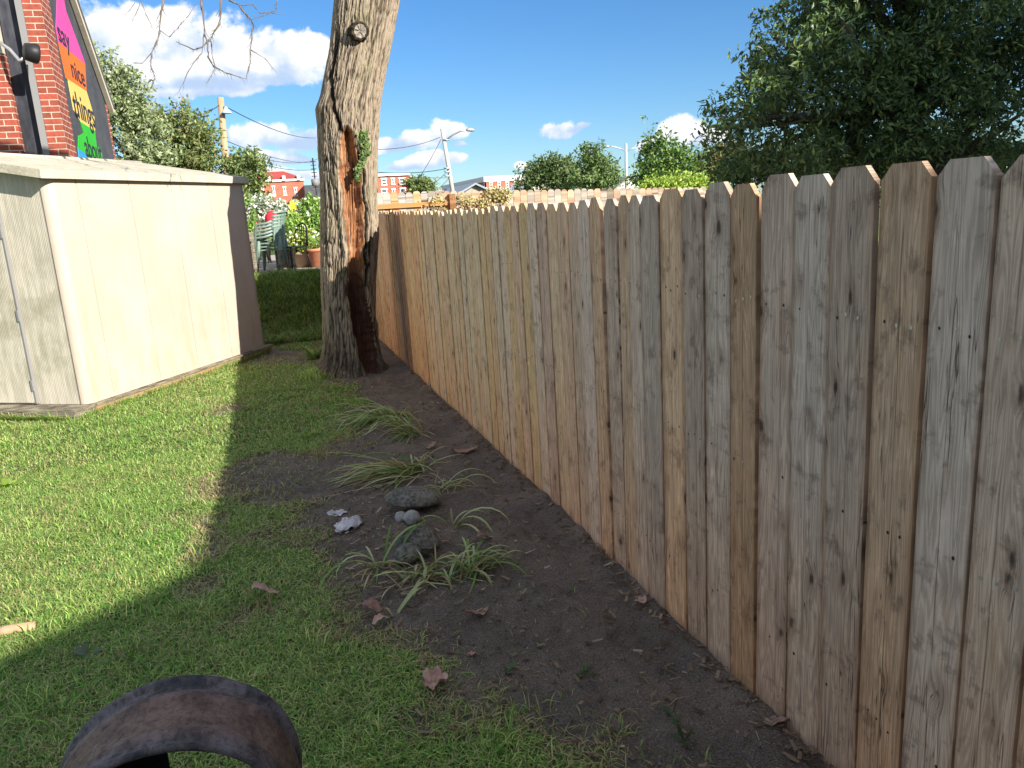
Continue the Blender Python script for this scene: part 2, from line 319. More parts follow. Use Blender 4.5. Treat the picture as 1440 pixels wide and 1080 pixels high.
# ------------------------------------------------------------------ mesh helpers
def tag(o, label=None, cat=None, group=None, kind=None):
    if label: o['label'] = label
    if cat: o['category'] = cat
    if group: o['group'] = group
    if kind: o['kind'] = kind
    return o
def empty(name, loc=(0, 0, 0), rz=0.):
    o = bpy.data.objects.new(name, None); COL.objects.link(o); o.location = loc; o.rotation_euler.z = rz; o.empty_display_size = .1
    return o
class MB:
    def __init__(s): s.v = []; s.f = []; s.m = []; s.sm = []; s.T = Matrix.Identity(4)
    def add(s, vs, fs, mi=0, smooth=False):
        o = len(s.v); s.v += [tuple(s.T @ Vector(q)) for q in vs]
        s.f += [tuple(i+o for i in f) for f in fs]; s.m += [mi]*len(fs); s.sm += [smooth]*len(fs); return s
    def box(s, a, b, mi=0):
        (x0, y0, z0), (x1, y1, z1) = a, b
        return s.add([(x0, y0, z0), (x1, y0, z0), (x1, y1, z0), (x0, y1, z0), (x0, y0, z1), (x1, y0, z1), (x1, y1, z1), (x0, y1, z1)],
                     [(0, 3, 2, 1), (4, 5, 6, 7), (0, 1, 5, 4), (1, 2, 6, 5), (2, 3, 7, 6), (3, 0, 4, 7)], mi)
    def prism(s, poly, fa, fb, mi=0):      # poly: list of 2D; fa/fb map 2D -> 3D for both caps
        n = len(poly); vs = [fa(*p) for p in poly]+[fb(*p) for p in poly]
        return s.add(vs, [tuple(range(n-1, -1, -1)), tuple(range(n, 2*n))]+[(i, (i+1) % n, n+(i+1) % n, n+i) for i in range(n)], mi)
    def tube(s, pts, rad, k=8, mi=0, caps=True):
        P = [Vector(p) for p in pts]; rad = rad if hasattr(rad, '__len__') else [rad]*len(P); vs = []; fs = []
        t0 = (P[1]-P[0]).normalized(); a = t0.orthogonal().normalized()
        for i, p in enumerate(P):
            t = (P[min(i+1, len(P)-1)]-P[max(i-1, 0)]).normalized(); a = (a-t*a.dot(t)).normalized(); b = t.cross(a)
            vs += [p+(a*math.cos(q*math.tau/k)+b*math.sin(q*math.tau/k))*rad[i] for q in range(k)]
        for i in range(len(P)-1):
            for q in range(k): fs.append((i*k+q, i*k+(q+1) % k, (i+1)*k+(q+1) % k, (i+1)*k+q))
        if caps: fs += [tuple(range(k-1, -1, -1)), tuple(range((len(P)-1)*k, len(P)*k))]
        return s.add(vs, fs, mi, True)
    def lathe(s, prof, k=24, c=(0, 0, 0), mi=0, sx=1., sy=1.):
        vs = []; fs = []; n = len(prof)
        for (r, z) in prof: vs += [(c[0]+r*sx*math.cos(q*math.tau/k), c[1]+r*sy*math.sin(q*math.tau/k), c[2]+z) for q in range(k)]
        for i in range(n-1):
            for q in range(k): fs.append((i*k+q, i*k+(q+1) % k, (i+1)*k+(q+1) % k, (i+1)*k+q))
        fs += [tuple(range(k-1, -1, -1)), tuple(range((n-1)*k, n*k))]
        return s.add(vs, fs, mi, True)
    def build(s, name, mats, parent=None, loc=None):
        me = bpy.data.meshes.new(name); me.from_pydata(s.v, [], s.f)
        for m in (mats if isinstance(mats, (list, tuple)) else [mats]): me.materials.append(m)
        me.polygons.foreach_set('material_index', s.m); me.polygons.foreach_set('use_smooth', s.sm); me.update()
        o = bpy.data.objects.new(name, me); COL.objects.link(o); o.parent = parent
        if loc is not None: o.location = loc
        return o
def npmesh(name, V, F, mats, parent=None, col=None, mi=None, smooth=False):
    """V (n,3); F list of (m,k) int arrays with the same k inside each array"""
    me = bpy.data.meshes.new(name); F = [f for f in (F if isinstance(F, list) else [F]) if len(f)]
    me.vertices.add(len(V)); me.vertices.foreach_set('co', V.astype(np.float32).ravel())
    tot = np.concatenate([np.full(len(f), f.shape[1], np.int32) for f in F]); li = np.concatenate([f.ravel() for f in F]).astype(np.int32)
    me.loops.add(len(li)); me.loops.foreach_set('vertex_index', li)
    me.polygons.add(len(tot)); me.polygons.foreach_set('loop_start', np.concatenate([[0], np.cumsum(tot)[:-1]]).astype(np.int32))
    for m in (mats if isinstance(mats, (list, tuple)) else [mats]): me.materials.append(m)
    if mi is not None: me.polygons.foreach_set('material_index', mi.astype(np.int32))
    me.polygons.foreach_set('use_smooth', np.full(len(tot), smooth))
    if col is not None:
        ca = me.color_attributes.new('Col', 'FLOAT_COLOR', 'POINT')
        ca.data.foreach_set('color', np.concatenate([col, np.ones((len(col), 1))], 1).astype(np.float32).ravel())
    me.update(calc_edges=True); me.validate()
    o = bpy.data.objects.new(name, me); COL.objects.link(o); o.parent = parent; return o
def _h(i, j, k):
    n = (i*374761393+j*668265263+k*2147483647+1013904223).astype(np.int64) & 0xffffffff
    n = ((n ^ (n >> 13))*1274126177) & 0xffffffff; return ((n ^ (n >> 16)) & 0xffff)/65535.
def vn(x, y, z=0.):
    x, y, z = np.broadcast_arrays(np.asarray(x, float), y, z); i, j, k = [np.floor(q).astype(np.int64) for q in (x, y, z)]
    fx, fy, fz = [(q-np.floor(q)) for q in (x, y, z)]; fx, fy, fz = [q*q*(3-2*q) for q in (fx, fy, fz)]; r = 0
    for a in (0, 1):
        for b in (0, 1):
            for c in (0, 1): r = r+_h(i+a, j+b, k+c)*(fx if a else 1-fx)*(fy if b else 1-fy)*(fz if c else 1-fz)
    return r
def fbm(x, y, z=0., o=4):
    r = 0; a = .5
    for q in range(o): r = r+a*vn(np.asarray(x)*2**q+q*17.3, np.asarray(y)*2**q+q*9.1, np.asarray(z)*2**q); a *= .5
    return r/(1-.5**o)
def sst(x, a, b): t = np.clip((x-a)/(b-a), 0, 1); return t*t*(3-2*t)
# ------------------------------------------------------------------ ground
_bp = [G(*p) for p in [(1000, 1080), (860, 1078), (760, 1030), (700, 975), (600, 915), (480, 890), (425, 830), (395, 765), (372, 705), (395, 665), (455, 640), (470, 600), (510, 565), (500, 548), (455, 532)]]
_by = np.array([p[1] for p in _bp]); _bx = np.array([p[0] for p in _bp]); _o = np.argsort(_by); _by = _by[_o]; _bx = _bx[_o]
_by = np.concatenate([[0.], _by, [9.3, 10.5, 11.6, 12.4, 60]]); _bx = np.concatenate([[.9], _bx, [.55, .5, .6, 1.5, 1.5]])
SA = np.array([-1.81, 8.3]); EX = np.array([.533, .846]); EY = np.array([-.846, .533]); SL, SW = 3.14, 3.1   # shed frame
def zg(x, y):
    x = np.asarray(x, float); y = np.asarray(y, float)
    z = .80*sst(y, 12.0, 14.7) + .03*(fbm(x*.8+4, y*.8, 0, 3)-.5)*sst(14.7-y, -.2, .6)
    return z
def soilmask(x, y):     # 1 = bare soil
    xb = np.interp(y, _by, _bx)-.10*sst(y, 3.6, 2.6); n = (fbm(x*3., y*3., 5., 4)-.5)*.9+(fbm(x*13., y*13., 9., 2)-.5)*.35
    m = sst(x-xb+n*.85, -.24, .24)*.97+.03*sst(x-xb, .1, .4)
    m = np.maximum(m, .95*sst(fbm(x*1.3+7, y*1.3, 2., 3)+.25*np.exp(-((x+.05)**2+(y-5.6)**2)/.35), .60, .72)*sst(y, 2., 3.5)*sst(x, -.95, -.3))
    bare = np.exp(-(((x-.1)/.75)**2+((y-10.4)/.55)**2)); m = np.maximum(m, sst(bare+n*.3, .45, .75)*.8)
    return np.where(y > 12.3, m*.15, m)
def grid1(segs): 
    out = []
    for a, b, st in segs: out += list(np.arange(a, b-1e-6, st))
    return np.array(out+[segs[-1][1]])
gx = grid1([(-600, -60, 90), (-60, -10, 5), (-10, -2, .5), (-2, -.8, .06), (-.8, 1.52, .0135), (1.52, 4, .2), (4, 20, 2), (20, 60, 8), (60, 600, 90)])
gy = grid1([(-60, -10, 10), (-10, 1, 1), (1, 5.2, .0135), (5.2, 10.5, .026), (10.5, 15.5, .12), (15.5, 40, 2), (40, 100, 10), (100, 1500, 140)])
XX, YY = np.meshgrid(gx, gy); sm = soilmask(XX, YY); ZZ = zg(XX, YY)
near = sst(YY, 12, 10)
ZZ = ZZ+sm*near*((fbm(XX*3, YY*3, 1., 3)-.5)*.030+(fbm(XX*10, YY*10, 1., 4)-.5)*.036+(fbm(XX*36, YY*36, 3., 2)-.5)*.016)
ZZ = ZZ+.022*sst(XX, 1.25, 1.45)*near*(.4+fbm(XX*6, YY*6, 8., 2))
nx, ny = len(gx), len(gy); idx = np.arange(nx*ny).reshape(ny, nx)
F = np.stack([idx[:-1, :-1], idx[:-1, 1:], idx[1:, 1:], idx[1:, :-1]], -1).reshape(-1, 4)
Fq = np.stack([ZZ.ravel()]*3, 1); colg = np.stack([sm.ravel()]*3, 1)
g = npmesh('ground', np.stack([XX.ravel(), YY.ravel(), ZZ.ravel()], 1), F, M['ground'], col=colg, smooth=True); tag(g, kind='structure')
# patio terrace beyond the bank
p_ = MB(); p_.box((-3.2, 14.78, .5), (1.55, 24, .845)); pt_ = tag(p_.build('patio', M['paving']), kind='structure')
e_ = MB(); e_.box((-3.2, 14.66, .45), (1.55, 14.776, .86)); tag(e_.build('patio_edge', M['edging']), kind='structure')
# ------------------------------------------------------------------ grass
def inshed(x, y, m=.02):
    dx_, dy_ = x-SA[0], y-SA[1]; u_ = dx_*EX[0]+dy_*EX[1]; v_ = dx_*EY[0]+dy_*EY[1]
    return (u_ > -.22+m) & (u_ < SL+m) & (v_ > -m) & (v_ < SW+1)
GREENS = np.array([1.02, 1.08, .96])*2.1*np.array([(.085, .155, .030), (.125, .195, .045), (.060, .120, .028), (.165, .205, .062), (.22, .21, .09), (.10, .175, .035)])
def blades(x, y, hgt, wid, lean, seg=2, colscale=1., droop=.6):
    n = len(x); z = zg(x, y); az = RNG.uniform(0, math.tau, n); d = np.stack([np.cos(az), np.sin(az)], 1)
    p = np.stack([-d[:, 1], d[:, 0]], 1)*(wid*.5)[:, None]
    V = np.zeros((n, 5, 3)); out = hgt*lean
    for k, (t, wv_) in enumerate(((0., 1.), (.55, .85))):
        cx = x+d[:, 0]*out*t**1.5; cy = y+d[:, 1]*out*t**1.5; cz = z+hgt*t*(1-.25*droop*t*lean)
        V[:, 2*k] = np.stack([cx-p[:, 0]*wv_, cy-p[:, 1]*wv_, cz], 1); V[:, 2*k+1] = np.stack([cx+p[:, 0]*wv_, cy+p[:, 1]*wv_, cz], 1)
    V[:, 4] = np.stack([x+d[:, 0]*out, y+d[:, 1]*out, z+hgt*np.maximum(.12, 1-.5*droop*lean)], 1)
    V[:, :2, 2] -= .006
    b = np.arange(n)[:, None]*5
    F4 = b+np.array([[0, 1, 3, 2]]); F3 = b+np.array([[2, 3, 4]])
    pn = fbm(x*1.7+3, y*1.7, 4., 3); ci = np.clip((RNG.random(n)*.75+pn*.5)*len(GREENS)*.8, 0, len(GREENS)-1).astype(int)
    c = GREENS[ci]*RNG.uniform(.65, 1.35, (n, 1))*colscale
    dry = RNG.random(n) < .04+.16*sst(fbm(x*2.1, y*2.1, 7., 3), .52, .68)+.55*sst(soilmask(x, y), .12, .55); c[dry] = np.array([.44, .36, .19])*RNG.uniform(.7, 1.2, (dry.sum(), 1))
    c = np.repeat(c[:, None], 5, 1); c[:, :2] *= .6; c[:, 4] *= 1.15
    return V.reshape(-1, 3), F4, F3, c.reshape(-1, 3)
def scatter(n, x0, x1, y0, y1, thin=None):
    x = RNG.uniform(x0, x1, n); y = RNG.uniform(y0, y1, n); return x, y
Vs, F4s, F3s, Cs = [], [], [], []; off = 0
def addb(x, y, h0, h1, w0, w1, l0, l1, cs=1., dr=.6):
    global off
    n = len(x); h = RNG.uniform(h0, h1, n)*(.65+.8*fbm(x*4, y*4, 2., 3))
    V, a, b, c = blades(x, y, h, RNG.uniform(w0, w1, n), RNG.uniform(l0, l1, n), colscale=cs, droop=dr)
    Vs.append(V); F4s.append(a+off); F3s.append(b+off); Cs.append(c); off += len(V)
for (n, x0, x1, y0, y1, h0, h1, w0, w1) in [(150000, -2.0, 1.2, 1.3, 3.6, .014, .040, .0028, .0055), (150000, -3.3, .7, 3.6, 6.4, .016, .042, .0038, .0068),
                                            (120000, -5., .8, 6.4, 11.8, .018, .045, .0055, .0095), (26000, -1.2, 1.45, 11.6, 14.75, .07, .17, .007, .014)]:
    x, y = scatter(n, x0, x1, y0, y1); m = soilmask(x, y); keep = (RNG.random(n) > m*(.93+.065*sst(m, .9, 1.))) & ~inshed(x, y)
    tx, ty = x-.78, y-8.98; keep &= (tx*tx+ty*ty > .38**2)
    keep &= (x > -y*.80-.6) & (x < 1.42)
    x, y = x[keep], y[keep]
    if y0 < 11:
        q = soilmask(x, y); 
    if y0 > 11: addb(x, y, h0, h1, w0, w1, .4, 1.6, .85)
    else: addb(x, y, h0, h1, w0, w1, .3, 2.6)
# thicker tufts and grass at shed foot and tree foot
for _ in range(260):
    cx = random.uniform(-2.6, .6); cy = random.uniform(1.4, 8.5)
    if soilmask(np.array([cx]), np.array([cy]))[0] > .5 or inshed(np.array([cx]), np.array([cy]))[0]: continue
    r = random.uniform(.03, .09); n = 55; addb(cx+RNG.normal(0, r, n), cy+RNG.normal(0, r, n), .04, .085, .003, .006, .4, 1.6, random.uniform(.8, 1.25))
tt = RNG.uniform(-.05, 1.02, 2600); x = SA[0]+EX[0]*SL*tt-EY[0]*RNG.uniform(.0, .07, 2600); y = SA[1]+EX[1]*SL*tt-EY[1]*RNG.uniform(0., .07, 2600)
addb(x, y, .05, .12, .004, .008, .3, 1.2, 1.1)
tt = RNG.uniform(-.9, .0, 900); x = SA[0]-.24*EX[0]-EY[0]*tt; y = SA[1]-.24*EX[1]-EY[1]*tt; addb(x, y, .05, .11, .004, .008, .3, 1.2, .9)
x = .42+RNG.normal(0, .10, 700); y = 8.85+RNG.normal(0, .14, 700); addb(x, y, .05, .14, .004, .009, .4, 1.3, 1.25)
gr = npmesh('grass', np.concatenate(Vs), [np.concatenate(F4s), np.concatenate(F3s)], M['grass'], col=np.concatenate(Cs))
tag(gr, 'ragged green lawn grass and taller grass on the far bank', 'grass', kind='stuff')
# tall bright tuft by the far corner of the shed
def strap(mb_v, mb_f, mb_c, base, az, length, width, rise, curl, colr, n=9, twist=0., flat=0.):
    """arching strap leaf with a folded middle; rise = starting angle"""
    b = np.array(base, float); ang = rise; p = b.copy(); st = length/(n-1); o = sum(len(q) for q in mb_v); vv = []; cc = []
    for i in range(n):
        t = i/(n-1); wd = 1.15*width*(1-.12*(1-t)*2)*(1 if t < .6 else max(.04, 1-((t-.6)/.4)**1.7))*.5
        a2 = az+twist*t; dh = np.array([math.cos(a2), math.sin(a2), 0]); side = np.array([-math.sin(a2), math.cos(a2), 0])
        nrm = np.array([-math.sin(ang)*dh[0], -math.sin(ang)*dh[1], math.cos(ang)])
        vv += [p-side*wd+nrm*wd*.5, p, p+side*wd+nrm*wd*.5]; sh = (.75+.35*t)
        cc += [np.array(colr)*sh, np.array(colr)*sh*.8, np.array(colr)*sh]
        p = p+(dh*math.cos(ang)+np.array([0, 0, math.sin(ang)]))*st; ang -= curl/(n-1)*(1+t)
        zmin = float(zg(p[0], p[1]))+.008+.004*random.random()
        if p[2] < zmin: p[2] = zmin; ang = max(ang, flat)
    mb_v.append(np.array(vv)); mb_c.append(np.array(cc))
    for i in range(n-1):
        for q in (0, 1): mb_f.append((o+i*3+q, o+i*3+q+1, o+(i+1)*3+q+1, o+(i+1)*3+q))
LILY = [(.24, .38, .09), (.38, .50, .17), (.17, .28, .07), (.62, .68, .38), (.50, .58, .26)]
DRY = [(.55, .42, .19), (.62, .52, .32), (.42, .31, .16)]
def clump(name, label, cat, px, py, leaves, group=None, spread=.03):
    c = G(px, py); V, Fc, C = [], [], []
    for (az, ln, wd, rise, curl, dry) in leaves:
        b = (c[0]+random.gauss(0, spread), c[1]+random.gauss(0, spread), float(zg(c[0], c[1]))-.01)
        colr = random.choice(DRY) if dry else random.choice(LILY)
        strap(V, Fc, C, b, math.radians(az), ln, wd, math.radians(rise), math.radians(curl), colr, twist=random.uniform(-.35, .35))
    o = npmesh(name, np.concatenate(V), np.array(Fc), M['leaf'], col=np.concatenate(C), smooth=True)
    return tag(o, label, cat, group)
def rl(n, az, azs, l0, l1, w=.011, rise=(30, 70), curl=(60, 120), dry=.15):
    return [(random.gauss(az, azs), random.uniform(l0, l1), random.uniform(w*.7, w*1.25), random.uniform(*rise), random.uniform(*curl), random.random() < dry) for _ in range(n)]
GL = 'strap-leaved lily clumps in the soil bed'
clump('lily_clump', 'long flattened green leaf clump nearest the tree, leaves fanned out to the left', 'plant', 552, 588,
      rl(110, 185, 22, .30, .62, .012, (12, 45), (30, 90), .08)+rl(22, 120, 70, .12, .28, .010, (25, 75), (40, 90), .45)+rl(14, 180, 60, .2, .5, .010, (5, 25), (10, 60), .6), GL, .09)
clump('lily_clump', 'sparse upright pale green leaves leaning left at the right edge of the farthest clump', 'plant', 580, 612,
      rl(40, 140, 24, .22, .42, .011, (40, 72), (50, 90), .15)+rl(14, 195, 30, .2, .45, .01, (8, 45), (30, 80), .35)+rl(8, -60, 50, .1, .25, .008, (10, 40), (20, 60), .7), GL, .05)
clump('lily_clump', 'bent straw-yellow and green leaf clump behind the flat domed stone', 'plant', 578, 662,
      rl(64, 188, 16, .35, .62, .012, (8, 35), (20, 70), .35)+rl(12, 95, 60, .10, .22, .009, (45, 85), (60, 140), .75)+rl(9, 10, 35, .2, .38, .009, (15, 45), (40, 80), .4)+rl(14, 200, 30, .3, .65, .010, (3, 20), (10, 50), .6)+rl(8, 100, 60, .15, .4, .009, (5, 30), (10, 50), .5), GL, .08)
clump('lily_clump', 'small clump right of the domed stone with one long leaf reaching towards the fence', 'plant', 628, 690,
      rl(6, -8, 14, .22, .40, .013, (35, 55), (80, 120), .1)+rl(14, 90, 90, .08, .22, .008, (25, 80), (40, 120), .5), GL, .04)
clump('lily_clump', 'tall arching clump with long pale midribs left of the turtle ornament', 'plant', 538, 800,
      [(200, .46, .016, 62, 120, False), (190, .34, .014, 75, 130, False), (28, .50, .017, 62, 105, False), (35, .42, .015, 70, 95, False), (150, .30, .012, 60, 100, False), (60, .26, .012, 78, 60, False),
       (230, .20, .009, 50, 90, True), (262, .22, .010, 35, 60, False), (250, .25, .009, 20, 30, True), (110, .18, .010, 60, 60, False)]+rl(9, 230, 60, .12, .32, .008, (5, 50), (20, 90), .5), GL, .02)
clump('lily_clump', 'dark green broad leaf clump drooping right behind the turtle ornament', 'plant', 640, 742,
      [(-35, .42, .020, 60, 105, False), (-48, .34, .018, 55, 100, False), (160, .22, .014, 60, 90, False), (-60, .30, .014, 40, 80, False), (10, .18, .012, 60, 80, False), (90, .14, .01, 70, 60, True), (-20, .22, .013, 70, 90, False)], GL, .02)
clump('lily_clump', 'cropped pale stalks in front of the turtle ornament', 'plant', 592, 808,
      rl(16, 250, 45, .14, .34, .013, (30, 75), (30, 110), .25)+rl(8, -30, 40, .12, .26, .009, (25, 70), (60, 150), .5)+rl(5, 110, 40, .08, .18, .009, (50, 80), (30, 80), .3)+rl(14, 260, 80, .12, .34, .007, (3, 30), (10, 60), .65), GL, .06)
clump('lily_clump', 'bushy green clump with arching tips nearest the fence', 'plant', 664, 806,
      rl(30, 5, 44, .14, .34, .012, (45, 80), (80, 140), .08)+rl(10, 120, 45, .12, .24, .009, (55, 85), (60, 100), .1)+rl(14, -95, 60, .1, .3, .008, (5, 50), (20, 90), .6), GL, .05)
clump('lily_clump', 'single folded pair of leaves lying at the front of the bed', 'plant', 556, 868, [(42, .30, .016, 28, 35, False), (36, .26, .013, 35, 50, False), (205, .12, .012, 20, 50, False), (120, .10, .008, 60, 90, True)], GL, .006)
clump('grass_tuft', 'bright yellow-green tuft of long grass beside the far corner of the shed', 'plant', 374, 418, rl(34, 20, 90, .22, .42, .014, (55, 88), (30, 90), .05), None, .07).location.z = .1
# ------------------------------------------------------------------ small leaves cloud (for trees, bushes, vines)
def leafcloud(pts, nrm_bias, size, cols, aspect=.5, jitter=.35, droop=0.):
    n = len(pts); a = RNG.normal(size=(n, 3))+np.array(nrm_bias); a /= np.linalg.norm(a, axis=1)[:, None]
    t = RNG.normal(size=(n, 3)); t[:, 2] -= droop; t -= a*np.sum(a*t, 1)[:, None]; t /= np.linalg.norm(t, axis=1)[:, None]
    s = np.cross(a, t); L = size*RNG.uniform(1-jitter, 1+jitter, n)[:, None]
    V = np.stack([pts, pts+t*L*.5+s*L*aspect*.5+a*L*.08, pts+t*L, pts+t*L*.5-s*L*aspect*.5+a*L*.08], 1)
    c = np.array(cols)[RNG.integers(0, len(cols), n)]*RNG.uniform(.7, 1.3, (n, 1))
    b = np.arange(n)[:, None]*4
    return V.reshape(-1, 3), b+np.array([[0, 1, 2, 3]]), np.repeat(c, 4, 0)
def crownpts(blobs, n, shell=.6):
    vol = np.array([b[3]*b[4]*b[5] for b in blobs])**.75; cnt = (n*vol/vol.sum()).astype(int); out = []
    for b, k in zip(blobs, cnt):
        dr = RNG.normal(size=(k, 3)); dr /= np.linalg.norm(dr, axis=1)[:, None]
        r = (1-RNG.random(k)**2*shell)[:, None]
        q = dr*r*np.array(b[3:6]); bump_ = .50+.95*fbm(dr[:, 0]*3+b[0], dr[:, 1]*3+b[1], dr[:, 2]*3+b[2], 3)[:, None]
        out.append(q*bump_+np.array(b[:3]))
    P = np.concatenate(out); return P
def sprays(blobs, n, length, per=11, droop=.35):
    k = n//per; A = crownpts(blobs, int(k*1.02), .75); k = len(A); cen = np.array([b[:3] for b in blobs])
    j = np.argmin(((A[:, None]-cen[None])**2).sum(2)/np.array([b[3]*b[4] for b in blobs])[None], 1)
    dr = A-cen[j]; dr /= np.linalg.norm(dr, axis=1)[:, None]+1e-6; dr = dr*.8+RNG.normal(size=(k, 3))*.55; dr[:, 2] += .15
    dr /= np.linalg.norm(dr, axis=1)[:, None]; t = RNG.random((k, per, 1)); L = length*RNG.uniform(.4, 1.3, (k, 1, 1))
    Q = A[:, None]+dr[:, None]*t*L; Q[..., 2] -= (t[..., 0]**2)*L[..., 0]*droop; Q += RNG.normal(size=Q.shape)*length*.09
    return Q.reshape(-1, 3)
def tree(name, label, cat, base, top, blobs, n, size, cols, gap=.42, gapscale=1.2, tr=.12, group=None, aspect=.5, material='leaf', droop=0., limbs=True, trunkmat='branch', spray=0):
    root = empty(name, base); tag(root, label, cat, group)
    P = sprays(blobs, n, spray or size*3.2, 11, .2+droop*.6); keep = fbm(P[:, 0]*gapscale, P[:, 1]*gapscale, P[:, 2]*gapscale, 3)+RNG.random(len(P))*.12 > gap; P = P[keep]
    V, Fq_, C = leafcloud(P, (SV.x*.3, SV.y*.3, .5), size, cols, aspect, droop=droop)
    V = V-np.array(base)
    npmesh('crown', V, Fq_, M[material], root, col=C)
    m = MB(); tp = Vector(top)-Vector(base)
    m.tube([(0, 0, -.2), tuple(tp*.3+Vector((tr*.3, 0, 0))), tuple(tp*.65), tuple(tp)], [tr, tr*.85, tr*.6, tr*.15], 8)
    if limbs:
        for b in blobs:
            c = Vector(b[:3])-Vector(base); s_ = tp*random.uniform(.35, .75)
            for _ in range(3):
                e = c+Vector((random.uniform(-.7, .7)*b[3], random.uniform(-.7, .7)*b[4], random.uniform(-.2, .8)*b[5]))
                m.tube([tuple(s_), tuple((s_+e)/2+Vector((0, 0, .1*b[5]))), tuple(e)], [tr*.35, tr*.22, tr*.06], 5)
    m.build('trunk', M[trunkmat], root); return root
def blob(px, py, Y, rx, rz, ry=None):      # pixel-sized blob at depth Y
    c = PY(px, py, Y); k = Y/FPX/.97; return (c[0], c[1], c[2], rx*k, (ry if ry else rx*k), rz*k)
# ------------------------------------------------------------------ wooden fence along the right
fence = empty('wooden_fence', (1.46, 0, 0)); tag(fence, 'tall weathered dog-eared picket fence running along the right side of the yard', 'fence')
def picket_mesh(wd, ht, ear=.034, th=.017, nails=True):
    h = wd/2; m = MB(); e1 = ear*random.uniform(.85, 1.15); e2 = ear*random.uniform(.85, 1.15)
    m.prism([(-h, 0), (h, 0), (h, ht-e1*1.15), (h-e1, ht), (-h+e2, ht), (-h, ht-e2*1.15)], lambda y, z: (-th, y, z), lambda y, z: (0, y, z))
    if nails:
        for z in (1.42, .88, .32):
            for y in (-.04, .002, .042):
                if random.random() < .85:
                    zz = z+random.uniform(-.012, .012); yy = y+random.uniform(-.006, .006); r = random.uniform(.0030, .0045)
                    m.add([(-th-.0015, yy+r*math.cos(q*math.tau/6), zz+r*1.3*math.sin(q*math.tau/6)) for q in range(6)], [(0, 1, 2, 3, 4, 5)], 1 if random.random() < .6 else 2)
    return m
GY = (.29, .25, .205); LG = (.345, .305, .255); TN = (.345, .27, .19); OB = (.31, .225, .145); YT = (.355, .275, .19); DK = (.17, .135, .105); WR = (.40, .265, .15)
edges = [1.242-.155*k for k in range(12, 0, -1)]+[1.242, 1.397, 1.553, 1.712, 1.874, 2.037, 2.186, 2.344, 2.492, 2.663, 2.818, 2.93, 3.05, 3.179, 3.318, 3.46, 3.593, 3.737, 3.891]
seq = {1.087: (.31, .265, .21), 1.242: LG, 1.397: (.33, .265, .19), 1.553: GY, 1.712: LG, 1.874: (.27, .235, .20), 2.037: OB, 2.186: LG, 2.344: GY, 2.492: YT, 2.663: GY, 2.818: LG}
y = 3.891
while y < 14.3: y += random.uniform(.142, .158); edges.append(y)
hw = MB()
for i in range(len(edges)-1):
    a, b = edges[i], edges[i+1]; gap = random.choice([.004, .005, .008, .012]); wd = b-a-gap
    key = round(a, 3)
    if key in seq: c = seq[key]
    elif a > 8.25 and a < 8.75: c = DK
    elif a > 7.3 and a < 8.25: c = random.choice([WR, WR, TN])
    elif a > 4.2: c = random.choice([TN, TN, YT, LG, (.37, .28, .185), WR])
    else: c = random.choice([LG, GY, TN, LG, (.34, .28, .21)])
    kf = random.uniform(.90, 1.12)*1.12; wf_ = random.uniform(.96, 1.05); kf *= 1.13; fr = float(sst(np.array(a), 2.6, 4.4)); kf *= 1.55*(1+.30*fr); c = (min(.86, c[0]*kf*wf_*1.07), min(.68-.02*fr, c[1]*kf*(.945-.065*fr)), min(.55-.10*fr, c[2]*kf/wf_*(.86-.06*fr)))  # boards paler with distance: brighter light on the far fence put into colour
    ht = 1.745+.028*(1-float(sst(np.array(a), 1.3, 3.4)))+random.uniform(-.008, .012)+.05*sst(np.array(a), 6., 9.5)+.02+.48*sst(np.array(a), 10.5, 11.)+.35*sst(np.array(a), 12., 13.8)  # far pickets raised out of sight behind the trunk to shade the bank
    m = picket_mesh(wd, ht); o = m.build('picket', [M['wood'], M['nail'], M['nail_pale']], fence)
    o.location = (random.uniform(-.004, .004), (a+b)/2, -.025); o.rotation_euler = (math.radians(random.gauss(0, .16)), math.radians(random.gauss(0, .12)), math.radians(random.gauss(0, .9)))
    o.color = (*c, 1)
for z in (.32, .88, 1.42):
    m = MB(); m.box((.006, -.7, z-.045), (.045, 14.3, z+.045)); o = m.build('rail', M['wood'], fence); o.color = (*TN, 1)
for yy in np.arange(-.6, 14.3, 2.4):
    m = MB(); m.box((.047, yy-.045, 0), (.137, yy+.045, 1.62)); o = m.build('post', M['wood'], fence); o.color = (*TN, 1)
# ------------------------------------------------------------------ fence across the back
YB = 14.5
bl = PY(520, 271, YB); brr = PY(985, 263, YB)
bf = empty('wooden_fence', (0, YB, .5)); tag(bf, 'sunlit tan scalloped fence crossing behind the far end of the grey fence', 'fence')
x = bl[0]-.05; kx = 0
m = MB()
while x < brr[0] and kx < 98:
    wd = random.uniform(.125, .142); top = np.interp(x, [bl[0], brr[0]], [bl[2], brr[2]])+random.uniform(-.01, .01)-.5; h = wd/2
    m = MB(); m.prism([(-h, 0), (h, 0), (h, top-.045), (h-.022, top-.008), (h-.05, top), (-h+.05, top), (-h+.022, top-.008), (-h, top-.045)][::-1], lambda a, z: (a, -.017, z), lambda a, z: (a, 0, z))
    o = m.build('picket', M['wood'], bf); o.location = (x+h, random.uniform(-.004, .004), -.0)
    px_ = 520+(x-bl[0])/(brr[0]-bl[0])*465
    c = random.choice([(.50, .33, .22), (.46, .36, .26), (.42, .37, .30), (.55, .36, .24)]) if px_ > 600 else random.choice([(.45, .42, .37), (.40, .37, .33), (.45, .42, .37), (.56, .35, .18)])
    o.color = (*c, 1); x += wd+.006; kx += 1
lft = PY(520, 291, YB-.05); rgt = PY(640, 291, YB-.05)
m = MB(); m.box((lft[0], -.07, lft[2]-.5-.05), (rgt[0]-.05, -.025, lft[2]-.5+.03)); o = m.build('rail', M['wood'], bf); o.color = (.68, .38, .16, 1)
